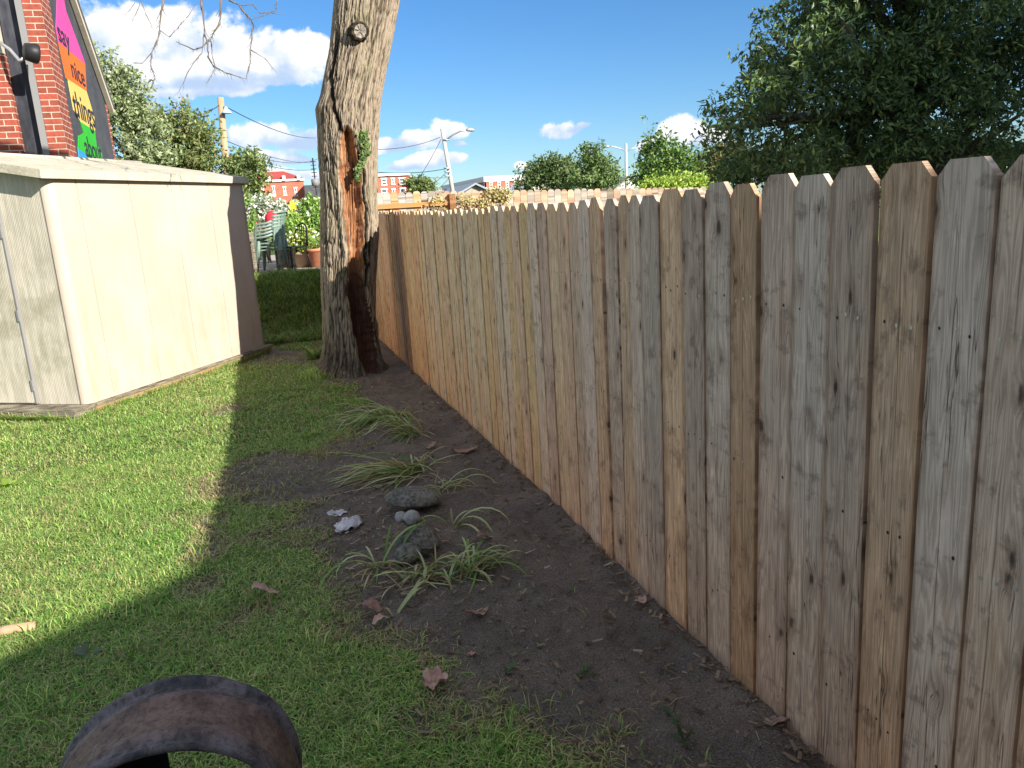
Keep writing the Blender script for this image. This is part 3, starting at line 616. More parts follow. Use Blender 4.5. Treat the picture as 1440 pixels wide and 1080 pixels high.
pp = PY(635, 275, YB-.07); m = MB(); m.box((pp[0]-.055, -.13, -.4), (pp[0]+.055, -.02, pp[2]-.5+.03)); o = m.build('post', M['wood'], bf); o.color = (.40, .22, .11, 1)
# dry vine on the back fence
V = []; 
P = []
for (px, py, s_, n) in [(698, 272, 17, 600), (712, 275, 8, 150), (655, 282, 20, 200), (615, 283, 16, 120), (680, 285, 24, 220)]:
    c = PY(px, py, YB-.08); k = YB/FPX; q = RNG.normal(size=(n, 3))*np.array([s_*k*.5, .04, 7*k*.6])+c; P.append(q)
V, Fq_, C = leafcloud(np.concatenate(P), (0, -1, .5), .05, [(.50, .46, .18), (.42, .42, .16), (.40, .30, .16), (.52, .40, .26)], .6)
tag(npmesh('creeper_vine', V, Fq_, M['leaf'], col=C), 'yellowing dry creeper spilling over the sunlit back fence', 'vine')
# ------------------------------------------------------------------ big tree trunk
TB = (.80, 9.0, 0.)
TZ = np.array([-.15, 0, .05, .16, .33, .6, 1.0, 1.54, 1.96, 2.5, 2.77, 2.92, 3.05, 3.54, 4.0, 5.0, 6.4])
TLx = np.array([.36, .43, .46, .50, .545, .575, .60, .66, .71, .74, .765, .775, .83, .98, 1.08, 1.32, 1.72])
TRx = np.array([1.24, 1.17, 1.15, 1.13, 1.12, 1.135, 1.18, 1.27, 1.29, 1.35, 1.39, 1.42, 1.45, 1.60, 1.74, 2.02, 2.35])
root = empty('tree', TB); tag(root, 'large leaning bare tree trunk with a rotten orange hollow beside the fence', 'tree')
na, nz = 380, 760; th = np.linspace(0, math.tau, na, endpoint=False); zz = np.linspace(-.15, 6.4, nz)
TH, Z = np.meshgrid(th, zz); L_ = np.interp(Z, TZ, TLx); R_ = np.interp(Z, TZ, TRx); cx = (L_+R_)/2; r = (R_-L_)/2
ct, st = np.cos(TH), np.sin(TH)
flare = np.exp(-np.maximum(Z, 0)/.13)*.06*(.5+vn(ct*2+5, st*2+5, 0)*1.3)
wob = (fbm(ct*1.6+9, st*1.6, Z*1.1, 3)-.5)*.10
swirl = (fbm(ct*2+3, st*2+1, Z*.9+2, 3)-.5)*1.2
ca, sa = np.cos(TH+swirl*.25), np.sin(TH+swirl*.25)
zw = Z+.10*(fbm(ca*6, sa*6, Z*3, 2)-.5)
n1 = fbm(ca*14+.5*vn(ca*7, sa*7, Z*6), sa*14, zw*3.6, 2); n2 = fbm(ca*30, sa*30, zw*10., 2)
ridge = np.clip(np.abs(2*n1-1)*4.2, 0, 1); ridge2 = np.clip(np.abs(2*n2-1)*3.0, 0, 1)
rid = np.clip(.62*ridge+.38*ridge2, -.2, 1)*(.45+.55*sst(Z, .05, .6))
# cavity on the camera side
u_ = ct*r+cx
cavc = np.interp(Z, [-.1, .15, .5, .9, 1.3, 1.7, 2.1, 2.5, 2.72], [1.00, .99, .97, .93, .97, 1.0, 1.005, 1.01, 1.02])
cavw = np.interp(Z, [-.1, .1, .5, .8, 1.1, 1.5, 2.0, 2.4, 2.62, 2.72], [.07, .10, .125, .10, .085, .09, .11, .105, .07, .0])
edge = (fbm(Z*5, 3., 1., 3)-.5)*.055+(fbm(Z*17, 8., TH*2, 2)-.5)*.02
dc = (cavw+edge-np.abs(u_-cavc))*(st < 0)*(cavw > .005); dc = np.where((st < 0) & (cavw > .005), dc, -1)
cav = sst(dc, 0., .05); lip = np.exp(-((dc+.022)/.022)**2)*(dc > -.5)
crk = np.exp(-((u_-np.interp(Z, [2.6, 2.9, 3.2, 3.6], [.97, .91, .93, 1.05]))/.018)**2)*sst(Z, 2.55, 2.7)*sst(Z, 3.75, 3.5)*(st < 0)
crk = np.maximum(crk, 1.3*np.exp(-((u_-(cavc+cavw+.012+edge))/.009)**2)*sst(Z, .9, 1.1)*sst(Z, 2.5, 2.35)*(st < 0))
crk = np.maximum(crk, .9*np.exp(-((u_-(cavc+cavw+.055+.5*edge))/.008)**2)*sst(Z, .9, 1.1)*sst(Z, 2.1, 1.95)*(st < 0))
rr = r*1.0+flare+wob*r*.6+rid*.026*(1-cav)-cav*.11+lip*.028-crk*.06+cav*(fbm(ct*40, 2., Z*2., 3)-.5)*.05
bul = .012*np.exp(-((Z-2.9)/.10)**2-((TH-math.pi*1.02)/.35)**2); rr = rr+bul
X_ = cx+ct*rr; Y_ = TB[1]+st*rr*.98; idx = np.arange(na*nz).reshape(nz, na)
F = np.stack([idx[:-1], np.roll(idx, -1, 1)[:-1], np.roll(idx, -1, 1)[1:], idx[1:]], -1).reshape(-1, 4)
mi = (sst(dc, .002, .012) > .5)[:-1].ravel().astype(int)
cc_ = np.clip(rid*(1-cav)+.4*cav-crk, 0, 1).ravel()
npmesh('trunk', np.stack([X_.ravel()-TB[0], Y_.ravel()-TB[1], Z.ravel()], 1), F, [M['bark'], M['heart']], root, np.stack([cc_]*3, 1), mi, True)
# cut branch stub
sc_ = PY(505, 44, 8.665); m = MB(); m.T = Matrix.Translation(Vector(sc_)-Vector(TB)) @ Vector((.15, -1, -.10)).to_track_quat('Z', 'Y').to_matrix().to_4x4()
prof = [(.115, -.25), (.108, -.12), (.098, -.04), (.100, .02), (.092, .045), (.078, .05), (.066, .040), (.01, .036)]
k = 20; vs = []; fs = []
for j, (rj, zj) in enumerate(prof):
    for q in range(k): s_ = 1+.10*math.sin(q*3.1)+.06*math.cos(q*5.7+j*.3); vs.append((rj*s_*math.cos(q*math.tau/k), rj*s_*math.sin(q*math.tau/k), zj+.008*math.sin(q*2.3)))
for j in range(len(prof)-1):
    for q in range(k): fs.append((j*k+q, j*k+(q+1) % k, (j+1)*k+(q+1) % k, (j+1)*k+q))
fs.append(tuple(range((len(prof)-1)*k, len(prof)*k))); m.add(vs, fs, 0, False)
for i in range(len(m.f)-k-1, len(m.f)): m.m[i] = 1
m.build('branch_stub', [M['bark'], M['cut_wood']], root)
# high limbs out of frame and the hanging dead twigs that dip into view
m = MB()
T3 = Vector((2.03-.80, 0, 6.3))
limb = [T3+Vector((0, 0, -.6)), T3+Vector((-.7, -.1, .5)), Vector((-.6, -.4, 7.3)), Vector((-1.4, -.7, 6.6)), Vector((-2.2, -.9, 5.6))]
m.tube(limb, [.20, .15, .10, .06, .03], 10)
m.tube([T3+Vector((0, 0, -.3)), T3+Vector((.6, .3, 1.2)), T3+Vector((1.3, .6, 2.6))], [.26, .18, .07], 10)
m.build('limb', M['branch'], root)
def twig(m, a, b, r0, depth, bend=.12):
    a, b = Vector(a), Vector(b); n = 5; P = []; L = (b-a).length
    for i in range(n+1):
        t = i/n; P.append(a.lerp(b, t)+Vector((random.uniform(-1, 1), random.uniform(-1, 1), random.uniform(-1, 1)))*L*bend*.35*(0 < i < n))
    m.tube([tuple(p) for p in P], [r0*(1-.7*i/n) for i in range(n+1)], 5)
    if depth > 0:
        for i in range(1, n+1):
            for _ in range(2 if depth > 1 else 1):
                if random.random() < (.75 if depth == 1 else .55):
                    dr = (b-a).normalized()+Vector((random.uniform(-1, 1), random.uniform(-1, 1), random.uniform(-.9, .35)))*.9
                    twig(m, P[i], P[i]+dr.normalized()*L*random.uniform(.22, .45), r0*.42*(1-.5*i/n), depth-1)
m = MB()
def tw(pts, r, d=1, Y=8.2):
    Q = [Vector(PY(px, py, Y+dy_))-Vector(TB) for (px, py, dy_) in pts]
    for i in range(len(Q)-1): twig(m, Q[i], Q[i+1], .72*r*(1-.6*i/len(Q)), d+1 if i > 0 else 0, .07)
tw([(300, -60, 0), (283, 0, 0), (287, 48, 0), (291, 56, 0), (293, 80, 0), (300, 93, .1), (318, 103, .1), (346, 111, .2)], .019, 1)
tw([(320, -60, 0), (311, 0, 0), (309, 30, 0), (296, 56, 0), (284, 66, 0), (272, 70, 0), (247, 58, 0)], .019, 1)
tw([(287, 48, 0), (284, 75, 0), (266, 98, 0), (252, 128, 0)], .010, 1)
tw([(296, 56, 0), (299, 80, .1), (303, 95, .1), (298, 105, 0), (290, 118, 0)], .009, 1)
tw([(240, -60, 0), (230, 0, 0), (224, 44, 0), (222, 55, 0), (213, 74, 0), (212, 92, 0), (218, 110, 0), (211, 126, 0)], .018, 1)
tw([(213, 74, 0), (200, 89, 0), (187, 88, 0)], .008, 1)
tw([(224, 42, 0), (238, 52, 0), (250, 40, 0), (262, 25, 0), (275, 8, 0)], .008, 1)
tw([(300, -70, 0), (322, 0, 0), (337, 8, 0), (357, 35, 0), (355, 40, 0), (352, 70, 0), (352, 88, 0), (346, 110, 0)], .017, 1)
tw([(353, 70, 0), (372, 82, 0), (389, 101, 0)], .008, 1)
tw([(337, 8, 0), (355, 6, 0), (365, 18, 0), (382, 18, 0), (396, 20, 0)], .009, 1)
tw([(400, -60, 0), (390, 0, 0), (388, 14, 0), (375, 20, 0), (350, 28, 0)], .009, 1)
tw([(185, -60, 0), (198, 0, 0), (205, 20, 0), (215, 40, 0)], .009, 1)
tw([(200, -40, 0), (196, 8, 0), (186, 30, 0)], .007, 1); tw([(170, -50, 0), (190, 4, 0), (175, 22, 0)], .006, 1)
tw([(480, -60, 0), (470, 10, 0), (474, 40, .3)], .008, 0); 
top_ = Vector(limb[-1]); 
for (px, r) in ((300, .028), (320, .026), (240, .026), (400, .02), (185, .014), (200, .012), (170, .012)):
    e = Vector(PY(px, -55, 8.2))-Vector(TB); m.tube([tuple(top_+Vector((0, 0, .1))), tuple((top_+e)/2+Vector((0, .1, .25))), tuple(e)], [r*1.3, r, r*.8], 6)
m.build('hanging_twigs', M['twig'], root)
# ivy on trunk
P = []
for _ in range(330):
    t = random.random(); px = 508+6*math.sin(t*5)+random.gauss(0, 3.6*(1.2-t)); py = 186+t*68
    z_ = PY(px, py, 8.66); P.append((z_[0], 9.0-.36-random.random()*.03+abs(z_[0]-1.0)*.25, z_[2]))
V, Fq_, C = leafcloud(np.array(P), (0, -2.2, .6), .036, [(.10, .17, .04), (.15, .22, .06), (.07, .12, .035), (.21, .27, .09)], .95)
tag(npmesh('ivy_vine', V, Fq_, M['leaf'], col=C), 'narrow ivy strand climbing the trunk just right of the hollow', 'vine')
# ------------------------------------------------------------------ garden shed
shed = empty('garden_shed', (SA[0], SA[1], 0)); tag(shed, 'cream resin garden shed with low pitched roof and grimy grey doors', 'shed')
def sp(u, v, z): p = EX*u+EY*v; return (p[0], p[1], z)
ZA = .105; EA, EB = 2.26, 2.265      # eave heights at near and far corner
rise = .29
def ez(u): return EA+(EB-EA)*u/SL
m = MB()      # long side wall in panels with seams and a rounded corner
r0 = .09
cuts = [r0, .34, 1.05, 1.72, 2.40, SL]
for i in range(len(cuts)-1):
    a, b = cuts[i]+(.006 if i else 0), cuts[i+1]-.006
    m.prism([(a, ZA), (b, ZA), (b, ez(b)), (a, ez(a))], lambda u, z: sp(u, 0, z), lambda u, z: sp(u, .05, z))
m.prism([(r0, ZA), (SL-.01, ZA), (SL-.01, ez(SL)-.02), (r0, ez(r0)-.02)], lambda u, z: sp(u, .006, z), lambda u, z: sp(u, .045, z))
m.build('side_wall', M['shed'], shed)
m = MB(); pts = [(r0-r0*math.sin(a), r0-r0*math.cos(a)) for a in np.linspace(0, math.pi/2, 9)]
vs = [sp(u, v-.0, ZA) for u, v in pts]+[sp(u, v-.0, ez(0)) for u, v in pts]; n = len(pts)
m.add(vs, [(i, i+1, n+i+1, n+i) for i in range(n-1)], 0, True); m.build('corner_post', M['shed'], shed)
m = MB()
m.prism([(r0, ZA), (SW, ZA), (SW, EA), (SW/2, EA+rise), (r0, EA+.02)], lambda v, z: sp(0.012, v, z), lambda v, z: sp(.06, v, z)); m.build('front_wall', M['door'], shed)
m = MB()
m.prism([(0, ZA), (SW, ZA), (SW, EB), (SW/2, EB+rise), (0, EB)], lambda v, z: sp(SL-.06, v, z), lambda v, z: sp(SL-.015, v, z))
m.prism([(0.06, ZA), (SL-.07, ZA), (SL-.07, EB), (0.06, EA)], lambda u, z: sp(u, SW-.05, z), lambda u, z: sp(u, SW, z)); m.build('back_wall', M['shed'], shed)
for (a, b, hd) in ((.62, 1.54, False), (1.555, 2.47, True)):
    m = MB(); m.prism([(a, ZA+.02), (b, ZA+.02), (b, 2.05), (a, 2.05)], lambda v, z: sp(-.016, v, z), lambda v, z: sp(.012, v, z))
    dr = m.build('door', M['door'], shed)
    m = MB(); m.prism([(a-.012, ZA+.01), (a, ZA+.01), (a, 2.06), (a-.012, 2.06)], lambda v, z: sp(-.022, v, z), lambda v, z: sp(.012, v, z)); m.build('door_edge', M['grey_trim'], dr)
    for hz in (.25, .95, 1.75):
        m = MB(); m.prism([(a-.010, hz), (a+.012, hz), (a+.012, hz+.11), (a-.010, hz+.11)], lambda v, z: sp(-.030, v, z), lambda v, z: sp(-.010, v, z)); m.build('hinge', M['grey_trim'], dr)
m = MB(); ov = .07; tk = .085     # roof: two slopes with thick fascia
su = SW/2; sl_ = rise/su
for sgn in (0, 1):
    f1 = (lambda v: v) if sgn == 0 else (lambda v: SW-v)
    e0, e1 = -ov*.9, su
    vs = []
    for u in (-.12, SL+.06):
        for v in (e0, e1):
            zt = ez(max(0, min(SL, u)))+.045+(v-0)*sl_
            vs += [sp(u, f1(v), zt+.045), sp(u, f1(v), zt-.035)]
    m.add(vs, [(0, 2, 6, 4), (1, 5, 7, 3), (0, 4, 5, 1), (0, 1, 3, 2), (4, 6, 7, 5)] if sgn == 0 else [(4, 6, 2, 0), (3, 7, 5, 1), (1, 5, 4, 0), (2, 3, 1, 0), (5, 7, 6, 4)])
rf = m.build('roof', M['roofing'], shed)
m = MB(); m.tube([sp(-.122, su, ez(0)+rise+.085), sp(SL+.062, su, ez(SL)+rise+.085)], .028, 8); m.build('ridge_cap', M['roofing'], rf)
m = MB()
for (v0, v1) in ((-.02, .16), (.18, .6), (.62, 1.6), (1.62, 3.1)): m.prism([(v0, -.08), (v1, -.08), (v1, ZA-.004), (v0, ZA-.004)], lambda v, z: sp(-.20-.02*(v0 > .1), v, z), lambda v, z: sp(.05, v, z))
for i_, zb in enumerate((.0, .034, .068)): m.prism([(-.03, zb), (3.1, zb), (3.1, zb+.030), (-.03, zb+.030)], lambda v, z: sp(-.235+.01*i_, v, z), lambda v, z: sp(-.19, v, z))
m.build('plank_base', M['plank'], shed)
m = MB(); m.prism([(.05, -.08), (SL+.12, -.08), (SL+.12, .075), (.05, .075)], lambda u, z: sp(u, -.035, z), lambda u, z: sp(u, .04, z)); m.build('skid_timber', M['red_plank'], shed)
m = MB(); m.prism([(.05, .078), (SL+.14, .078), (SL+.14, .103), (.05, .103)], lambda u, z: sp(u, -.05, z), lambda u, z: sp(u, .05, z)); m.build('floor_edge', M['plank'], shed)
# ------------------------------------------------------------------ brick chapel with mural
XW = -3.1
def Wm(px, py, o=0.): p = PX(px, py, XW); return (XW+o, p[1], p[2])
Y0 = PX(91, 191, XW+.14)[1]; Y1 = PX(101.5, 191, XW+.12)[1]
ch = empty('brick_building', (XW, Y0, .8)); tag(ch, 'red brick gabled building with charcoal wall and a rainbow coloured mural', 'building')
cl = Vector((XW, Y0, .8))
class WB(MB):
    def __init__(s): super().__init__(); s.T = Matrix.Translation(-cl)
ec = PX(155, 165, XW); rk = PX(97, 0, XW); slope = (rk[2]-ec[2])/(rk[1]-ec[1]); yc = ec[1]+.12
corner = PX(157, 200, XW)[1]
yap = Y0-3.5; ztop = lambda y: ec[2]+slope*(y-ec[1])
m = WB(); m.prism([(Y0+.3, .5), (corner, .5), (corner, ztop(corner)), (Y0+.3, ztop(Y0+.3))], lambda y, z: (XW, y, z), lambda y, z: (XW-.3, y, z)); m.build('side_wall', M['char'], ch)
m = WB(); m.prism([(corner, .5), (corner+.14, .5), (corner+.14, ztop(corner)-.12), (corner, ztop(corner)-.05)], lambda y, z: (XW+.015, y, z), lambda y, z: (XW-5.5, y, z)); m.build('corner_wall', M['brick'], ch)
# roof rake board
m = WB(); ya, yb = Y0-.2, corner+.30
m.prism([(ya, ztop(ya)-.02), (yb, ztop(yb)-.02), (yb, ztop(yb)+.13), (ya, ztop(ya)+.13)], lambda y, z: (XW+.02, y, z), lambda y, z: (XW+.12, y, z)); m.build('rake_board', M['trim'], ch)
m = WB(); m.prism([(ya, ztop(ya)+.132), (yb+.03, ztop(yb+.03)+.132), (yb+.03, ztop(yb+.03)+.165), (ya, ztop(ya)+.165)], lambda y, z: (XW+.15, y, z), lambda y, z: (XW-6, y, z)); m.build('roof', M['grey_trim'], ch)
# pillar and front
zt_ = 9.5
pl = PY(71, 219, Y0)[0]; pr = XW+.14
m = WB(); m.box((pl, Y0, .5), (pr, Y1, zt_)); m.build('pillar', M['brick'], ch)
l1 = PY(33, 218, Y0)[0]
m = WB(); m.box((l1-2.4, Y0, .5), (l1, Y0+.5, PY(6, 75, Y0)[2])); m.build('front_wall', M['brick'], ch)
m = WB(); m.box((l1-2.4, Y0+.02, PY(6, 75, Y0)[2]+.01), (l1-.02, Y0+.5, zt_)); m.build('upper_wall', M['trim'], ch)
m = WB(); m.box((l1+.002, Y0+.16, .5), (pl-.10, Y0+.3, zt_)); m.build('boarded_panel', M['black_panel'], ch)
m = WB(); m.box((pl-.105, Y0-.02, .5), (pl-.003, Y0+.2, zt_)); dp = m.build('downpipe', M['grey_trim'], ch)
fl = PY(40, 73, Y0-.5); fl0 = PY(0, 60, Y0-.05)
lp = WB(); lp.tube([fl0, PY(14, 70, Y0-.3), PY(28, 86, Y0-.45), PY(33, 82, Y0-.47)], .028, 8)
ld = lp.build('floodlight', M['steel'], ch)
lp = WB(); a_ = Vector(PY(33, 72, Y0-.55)); b_ = Vector(PY(53, 76, Y0-.45)); lp.tube([a_, a_.lerp(b_, .1), a_.lerp(b_, .85), b_], [.07, .13, .16, .15], 14); lp.build('lamp_head', M['black_metal'], ld)
# mural
mu = None
def mural(name, pts, mt, o):
    q = [Wm(*p) for p in pts]; m = WB(); m.prism([(a[1], a[2]) for a in q], lambda y, z: (XW+o, y, z), lambda y, z: (XW+.001, y, z)); return m.build(name, M[mt], ch)
mural('pink_panel', [(81, -30), (78, 38), (81.5, 59), (119, 90), (117.5, 84), (92, 15), (84, -30)], 'pink', .012)
mural('orange_panel', [(81.5, 59), (92.5, 110), (121, 128.5), (119, 90)], 'orange', .012)
mural('yellow_panel', [(92.5, 110), (95, 113), (103, 155), (112, 171), (133, 184), (132, 165), (127, 148), (121, 128.5)], 'yellow', .012)
mural('green_panel', [(112, 171), (117, 187), (110, 191), (109, 209), (121, 217), (124, 226), (143, 226), (143, 218), (139, 206), (136, 211), (134, 195), (133, 184)], 'green', .012)
mural('blue_panel', [(109, 209), (111, 228), (123, 229), (121, 217)], 'blue', .012)
def word(txt, a, b, top):      # a,b baseline pixels, top = x-height pixel above a
    A, B, T_ = Wm(*a), Wm(*b), Wm(*top)
    cu = bpy.data.curves.new('lettering', 'FONT'); cu.body = txt; cu.extrude = .004; cu.offset = .004; cu.resolution_u = 4
    o = bpy.data.objects.new('lettering', cu); COL.objects.link(o); bpy.context.view_layer.update()
    me = bpy.data.meshes.new_from_object(o.evaluated_get(bpy.context.evaluated_depsgraph_get())); bpy.data.objects.remove(o)
    xs = [v.co.x for v in me.vertices]; x0, x1 = min(xs), max(xs); ky = (B[1]-A[1])/(x1-x0); kz = (T_[2]-A[2])/.46; zb = (A[2]+B[2])/2
    for v in me.vertices: v.co = Vector((XW+.0165+v.co.z, A[1]+(v.co.x-x0)*ky, zb+v.co.y*kz))-cl
    me.name = 'lettering'; me.materials.clear(); me.materials.append(M['ink']); me.update()
    r_ = bpy.data.objects.new('lettering', me); COL.objects.link(r_); r_.parent = ch; r_['label'] = 'black painted word reading '+txt
word('say', (82, 57), (98.5, 72), (80, 38)); word('nice', (101, 108), (119.5, 123), (98.5, 90)); word('things', (104, 160), (134, 182), (103, 137)); word('about', (120.5, 221), (143.5, 227), (121.5, 203))
# ------------------------------------------------------------------ drum ring in the foreground
dr = empty('drum_ring', (-.385, 1.70, 0), math.radians(-2)); tag(dr, 'scuffed rusty brown and black open metal drum ring lying on the grass', 'drum')
R, k = .294, 96; LY = .285
outer = [(R+.006, -.004), (R+.009, .004), (R+.006, .014), (R-.004, .022), (R-.003, .05), (R+.002, .062), (R+.002, .075), (R-.004, .09), (R-.004, .15), (R-.003, .19), (R+.003, .205), (R+.003, .222), (R-.003, .235), (R-.002, .262), (R+.007, .272), (R+.010, .282), (R+.006, .291)]
inner = [(R-.008, .291), (R-.010, .275), (R-.010, .01), (R-.006, -.004)]
P = outer+inner; vs = []; fs = []
for (rj, yj) in P:
    for q in range(k): a = q*math.tau/k; dn2 = 1+.012*math.sin(a*2+.5)+.004*math.sin(a*7+yj*12); vs.append((rj*dn2*math.cos(a), yj, .291+rj*dn2*math.sin(a)))
n = len(P)
for j in range(n):
    for q in range(k): fs.append((j*k+q, j*k+(q+1) % k, ((j+1) % n)*k+(q+1) % k, ((j+1) % n)*k+q))
m = MB(); m.add(vs, fs, 0, True)
for i_ in range(len(outer)*k, (len(P)-1)*k): m.m[i_] = 1
m.build('shell', [M['rust'], M['deep_shade']], dr)
m = MB(); rr_ = R-.014; pts = [(rr_*math.cos(a), .291+rr_*math.sin(a)) for a in np.linspace(math.radians(95), math.radians(265), 24)]
m.prism(pts[::-1], lambda x, z: (x, .262, z), lambda x, z: (x, .268, z)); m.build('dark_half_plate', M['deep_shade'], dr)  # added half plate, its black standing for the shade inside the drum
# ------------------------------------------------------------------ stones
def rock(name, px, py, rx, ry, rz, mt, label=None, cat=None, lift=0., seed=1, rot=0., tilt=(0, 0), sub=26, rough=.05, parent=None, loc=None, flat=False):
    nu, nv = sub*2, sub; th_ = np.linspace(0, math.tau, nu, endpoint=False); ph = np.linspace(-math.pi/2, math.pi/2, nv)
    A, B = np.meshgrid(th_, ph); x = np.cos(B)*np.cos(A); y = np.cos(B)*np.sin(A); z = np.sin(B)
    s_ = 1+(fbm(x*1.5+seed*7, y*1.5, z*1.5, 3)-.5)*rough*4+(fbm(x*7+seed, y*7, z*7, 2)-.5)*rough
    if flat: z = np.where(z < 0, z*.45, z)
    V = np.stack([x*s_*rx, y*s_*ry, z*s_*rz], -1).reshape(-1, 3); idx = np.arange(nu*nv).reshape(nv, nu)
    F = np.stack([idx[:-1], np.roll(idx, -1, 1)[:-1], np.roll(idx, -1, 1)[1:], idx[1:]], -1).reshape(-1, 4)
    o = npmesh(name, V, F, mt, parent, smooth=True)
    if loc is None: c = G(px, py); loc = (c[0], c[1], float(zg(c[0], c[1]))+lift)
    o.location = loc; o.rotation_euler = (math.radians(tilt[0]), math.radians(tilt[1]), math.radians(rot))
    if label: tag(o, label, cat)
    return o
rock('domed_stone', 583, 718, .172, .14, .074, M['stone'], 'flat domed grey concrete stone propped on small pale stones', 'stone', .070, 3, 0, (-3, 7), rough=.05, flat=True)
rock('pale_stone', 564, 734, .034, .030, .036, M['pale_stone'], 'small rounded whitish stone under the left of the domed stone', 'stone', .03, 5, rough=.08)
rock('pale_stone', 580, 737, .050, .040, .042, M['pale_stone'], 'larger broken whitish stone under the middle of the domed stone', 'stone', .04, 6, 20, (20, 10), 14, .1)
tc = G(585, 782); tu = empty('turtle_ornament', (tc[0], tc[1], 0), math.radians(10)); tag(tu, 'grey concrete turtle ornament half sunk in the soil below the domed stone', 'ornament')
rock('shell', 0, 0, .115, .095, .085, M['stone'], seed=8, parent=tu, loc=(.03, .04, .055), rough=.06, tilt=(10, 8))
rock('head', 0, 0, .078, .060, .052, M['stone'], seed=9, parent=tu, loc=(-.065, -.045, .048), rough=.045, tilt=(0, -10))
m = MB(); m.lathe([(.0, -.002), (.011, 0), (.009, .006), (.0, .008)], 10); e = m.build('eye', M['black_metal'], tu); e.location = (-.092, -.095, .058); e.rotation_euler = (math.radians(80), 0, math.radians(-25))
m = MB(); P = [(-.060+.0, .02+.0, .10), (-.035, -.035, .098), (.0, -.055, .075), (.055, -.060, .045)]; m.tube([(.12, -.02, .035), (.06, -.062, .05), (.0, -.06, .07), (-.045, -.01, .098), (-.07, .03, .09)], .006, 6); m.build('collar', M['stone'], tu)
# crumpled plastic scrap
def crumple(name, px, py, rx, ry, h, mt, label, cat, seed, rot=0., cup=1., lift=.0):
    n_ = 26; a = np.linspace(-1, 1, n_); A, B = np.meshgrid(a, a); r_ = np.sqrt(A*A+B*B)+1e-6; k_ = np.maximum(abs(A), abs(B))/r_; x = A*k_; y = B*k_
    ang = np.arctan2(y, x); rr_ = 1+(fbm(np.cos(ang)*1.4+seed, np.sin(ang)*1.4, 0, 3)-.5)*.9
    z = (x*x+y*y)*cup*h+(fbm(x*2.6+seed, y*2.6, seed, 3)-.5)*h*2.2
    V = np.stack([x*rr_*rx, y*rr_*ry, z-z.min()], -1).reshape(-1, 3); idx = np.arange(n_*n_).reshape(n_, n_)
    F = np.stack([idx[:-1, :-1], idx[:-1, 1:], idx[1:, 1:], idx[1:, :-1]], -1).reshape(-1, 4)
    o = npmesh(name, V, F, mt, smooth=True); c = G(px, py); o.location = (c[0], c[1], float(zg(c[0], c[1]))+.006+lift); o.rotation_euler.z = math.radians(rot); tag(o, label, cat)
    md = o.modifiers.new('thickness', 'SOLIDIFY'); md.thickness = .0012; return o
crumple('plastic_scrap', 490, 740, .085, .075, .035, M['film'], 'crumpled pale translucent plastic scrap on bare soil left of the stones', 'litter', 2.3, 15, -1.)
crumple('plastic_scrap', 475, 726, .060, .030, .018, M['film'], 'small folded lilac-grey plastic strip just behind the crumpled scrap', 'litter', 5.1, -10, .5)
def leafshape(name, px, py, L, Wd, mt, label, rot, seed, curl=.3, lift=0.):
    n_ = 13; V = []; F = []
    for i in range(n_):
        t = i/(n_-1); wd = Wd*math.sin(math.pi*t**.8)**.8*.5*(1+.12*math.sin(i*2.1+seed)); zc = .02*math.sin(t*math.pi*1.3+seed)*curl*3*L/.1
        for s_ in (-1, -.5, 0, .5, 1): V.append((t*L-L/2, s_*wd, zc+abs(s_)**2*wd*curl+.004*math.sin(i*1.7+s_*3+seed)))
    zmin = min(v[2] for v in V); V = [(a, b, c-zmin) for a, b, c in V]
    for i in range(n_-1):
        for q in range(4): F.append((i*5+q, (i+1)*5+q, (i+1)*5+q+1, i*5+q+1))
    m = MB(); m.add(V, F, 0, True); m.tube([(-L/2+.002, 0, -zmin), (-L/2-.03, .004, -zmin+.004)], .0012, 4)
    o = m.build(name, mt); c = G(px, py); o.location = (c[0], c[1], float(zg(c[0], c[1]))+.012+lift); o.rotation_euler = (0, 0, math.radians(rot))
    md = o.modifiers.new('thickness', 'SOLIDIFY'); md.thickness = .001; tag(o, label, 'leaf', 'fallen dead leaves'); return o
D = M['deadleaf']; PL = M['paleleaf']
leafshape('dead_leaf', 375, 846, .125, .07, PL, 'curled pinkish brown dead leaf lying alone on the shaded grass', 5, 1, .35, .02)
leafshape('dead_leaf', 672, 868, .13, .055, D, 'long brown dead leaf on bare soil in front of the bushy clump', 25, 2)
leafshape('dead_leaf', 655, 638, .20, .09, D, 'broad flat brown dead leaf on soil midway between the far clumps and the fence', -12, 3, .15)
leafshape('dead_leaf', 608, 632, .10, .06, D, 'small reddish dead leaf on soil right of the far clumps', 10, 4)
leafshape('dead_leaf', 523, 862, .10, .07, D, 'brown dead leaf at the front left edge of the bed', 150, 5)
leafshape('dead_leaf', 537, 879, .09, .045, PL, 'pale pinkish dead leaf in front of the brown leaf at the bed edge', 20, 6)
leafshape('dead_leaf', 682, 764, .09, .06, D, 'dark brown dead leaf beside the drooping dark green clump', 10, 7)
leafshape('dead_leaf', 664, 925, .05, .035, PL, 'tiny pale heart-shaped leaf on bare dark soil', 80, 8)
leafshape('dead_leaf', 902, 850, .07, .05, PL, 'pale leaf fragment on soil close to the foot of the fence', 30, 9)
leafshape('dead_leaf', 1090, 1022, .09, .05, D, 'brown leaf wedged at the foot of the fence nearest the camera', -50, 10)
leafshape('dead_leaf', 858, 748+32, .09, .05, D, 'brown leaf at the foot of the fence halfway along', -40, 11)
crumple('curled_leaf', 611, 966, .052, .045, .03, PL, 'crinkled pale pink curled leaf standing at the edge of the grass', 'leaf', 3.7, 30, .8, .01)
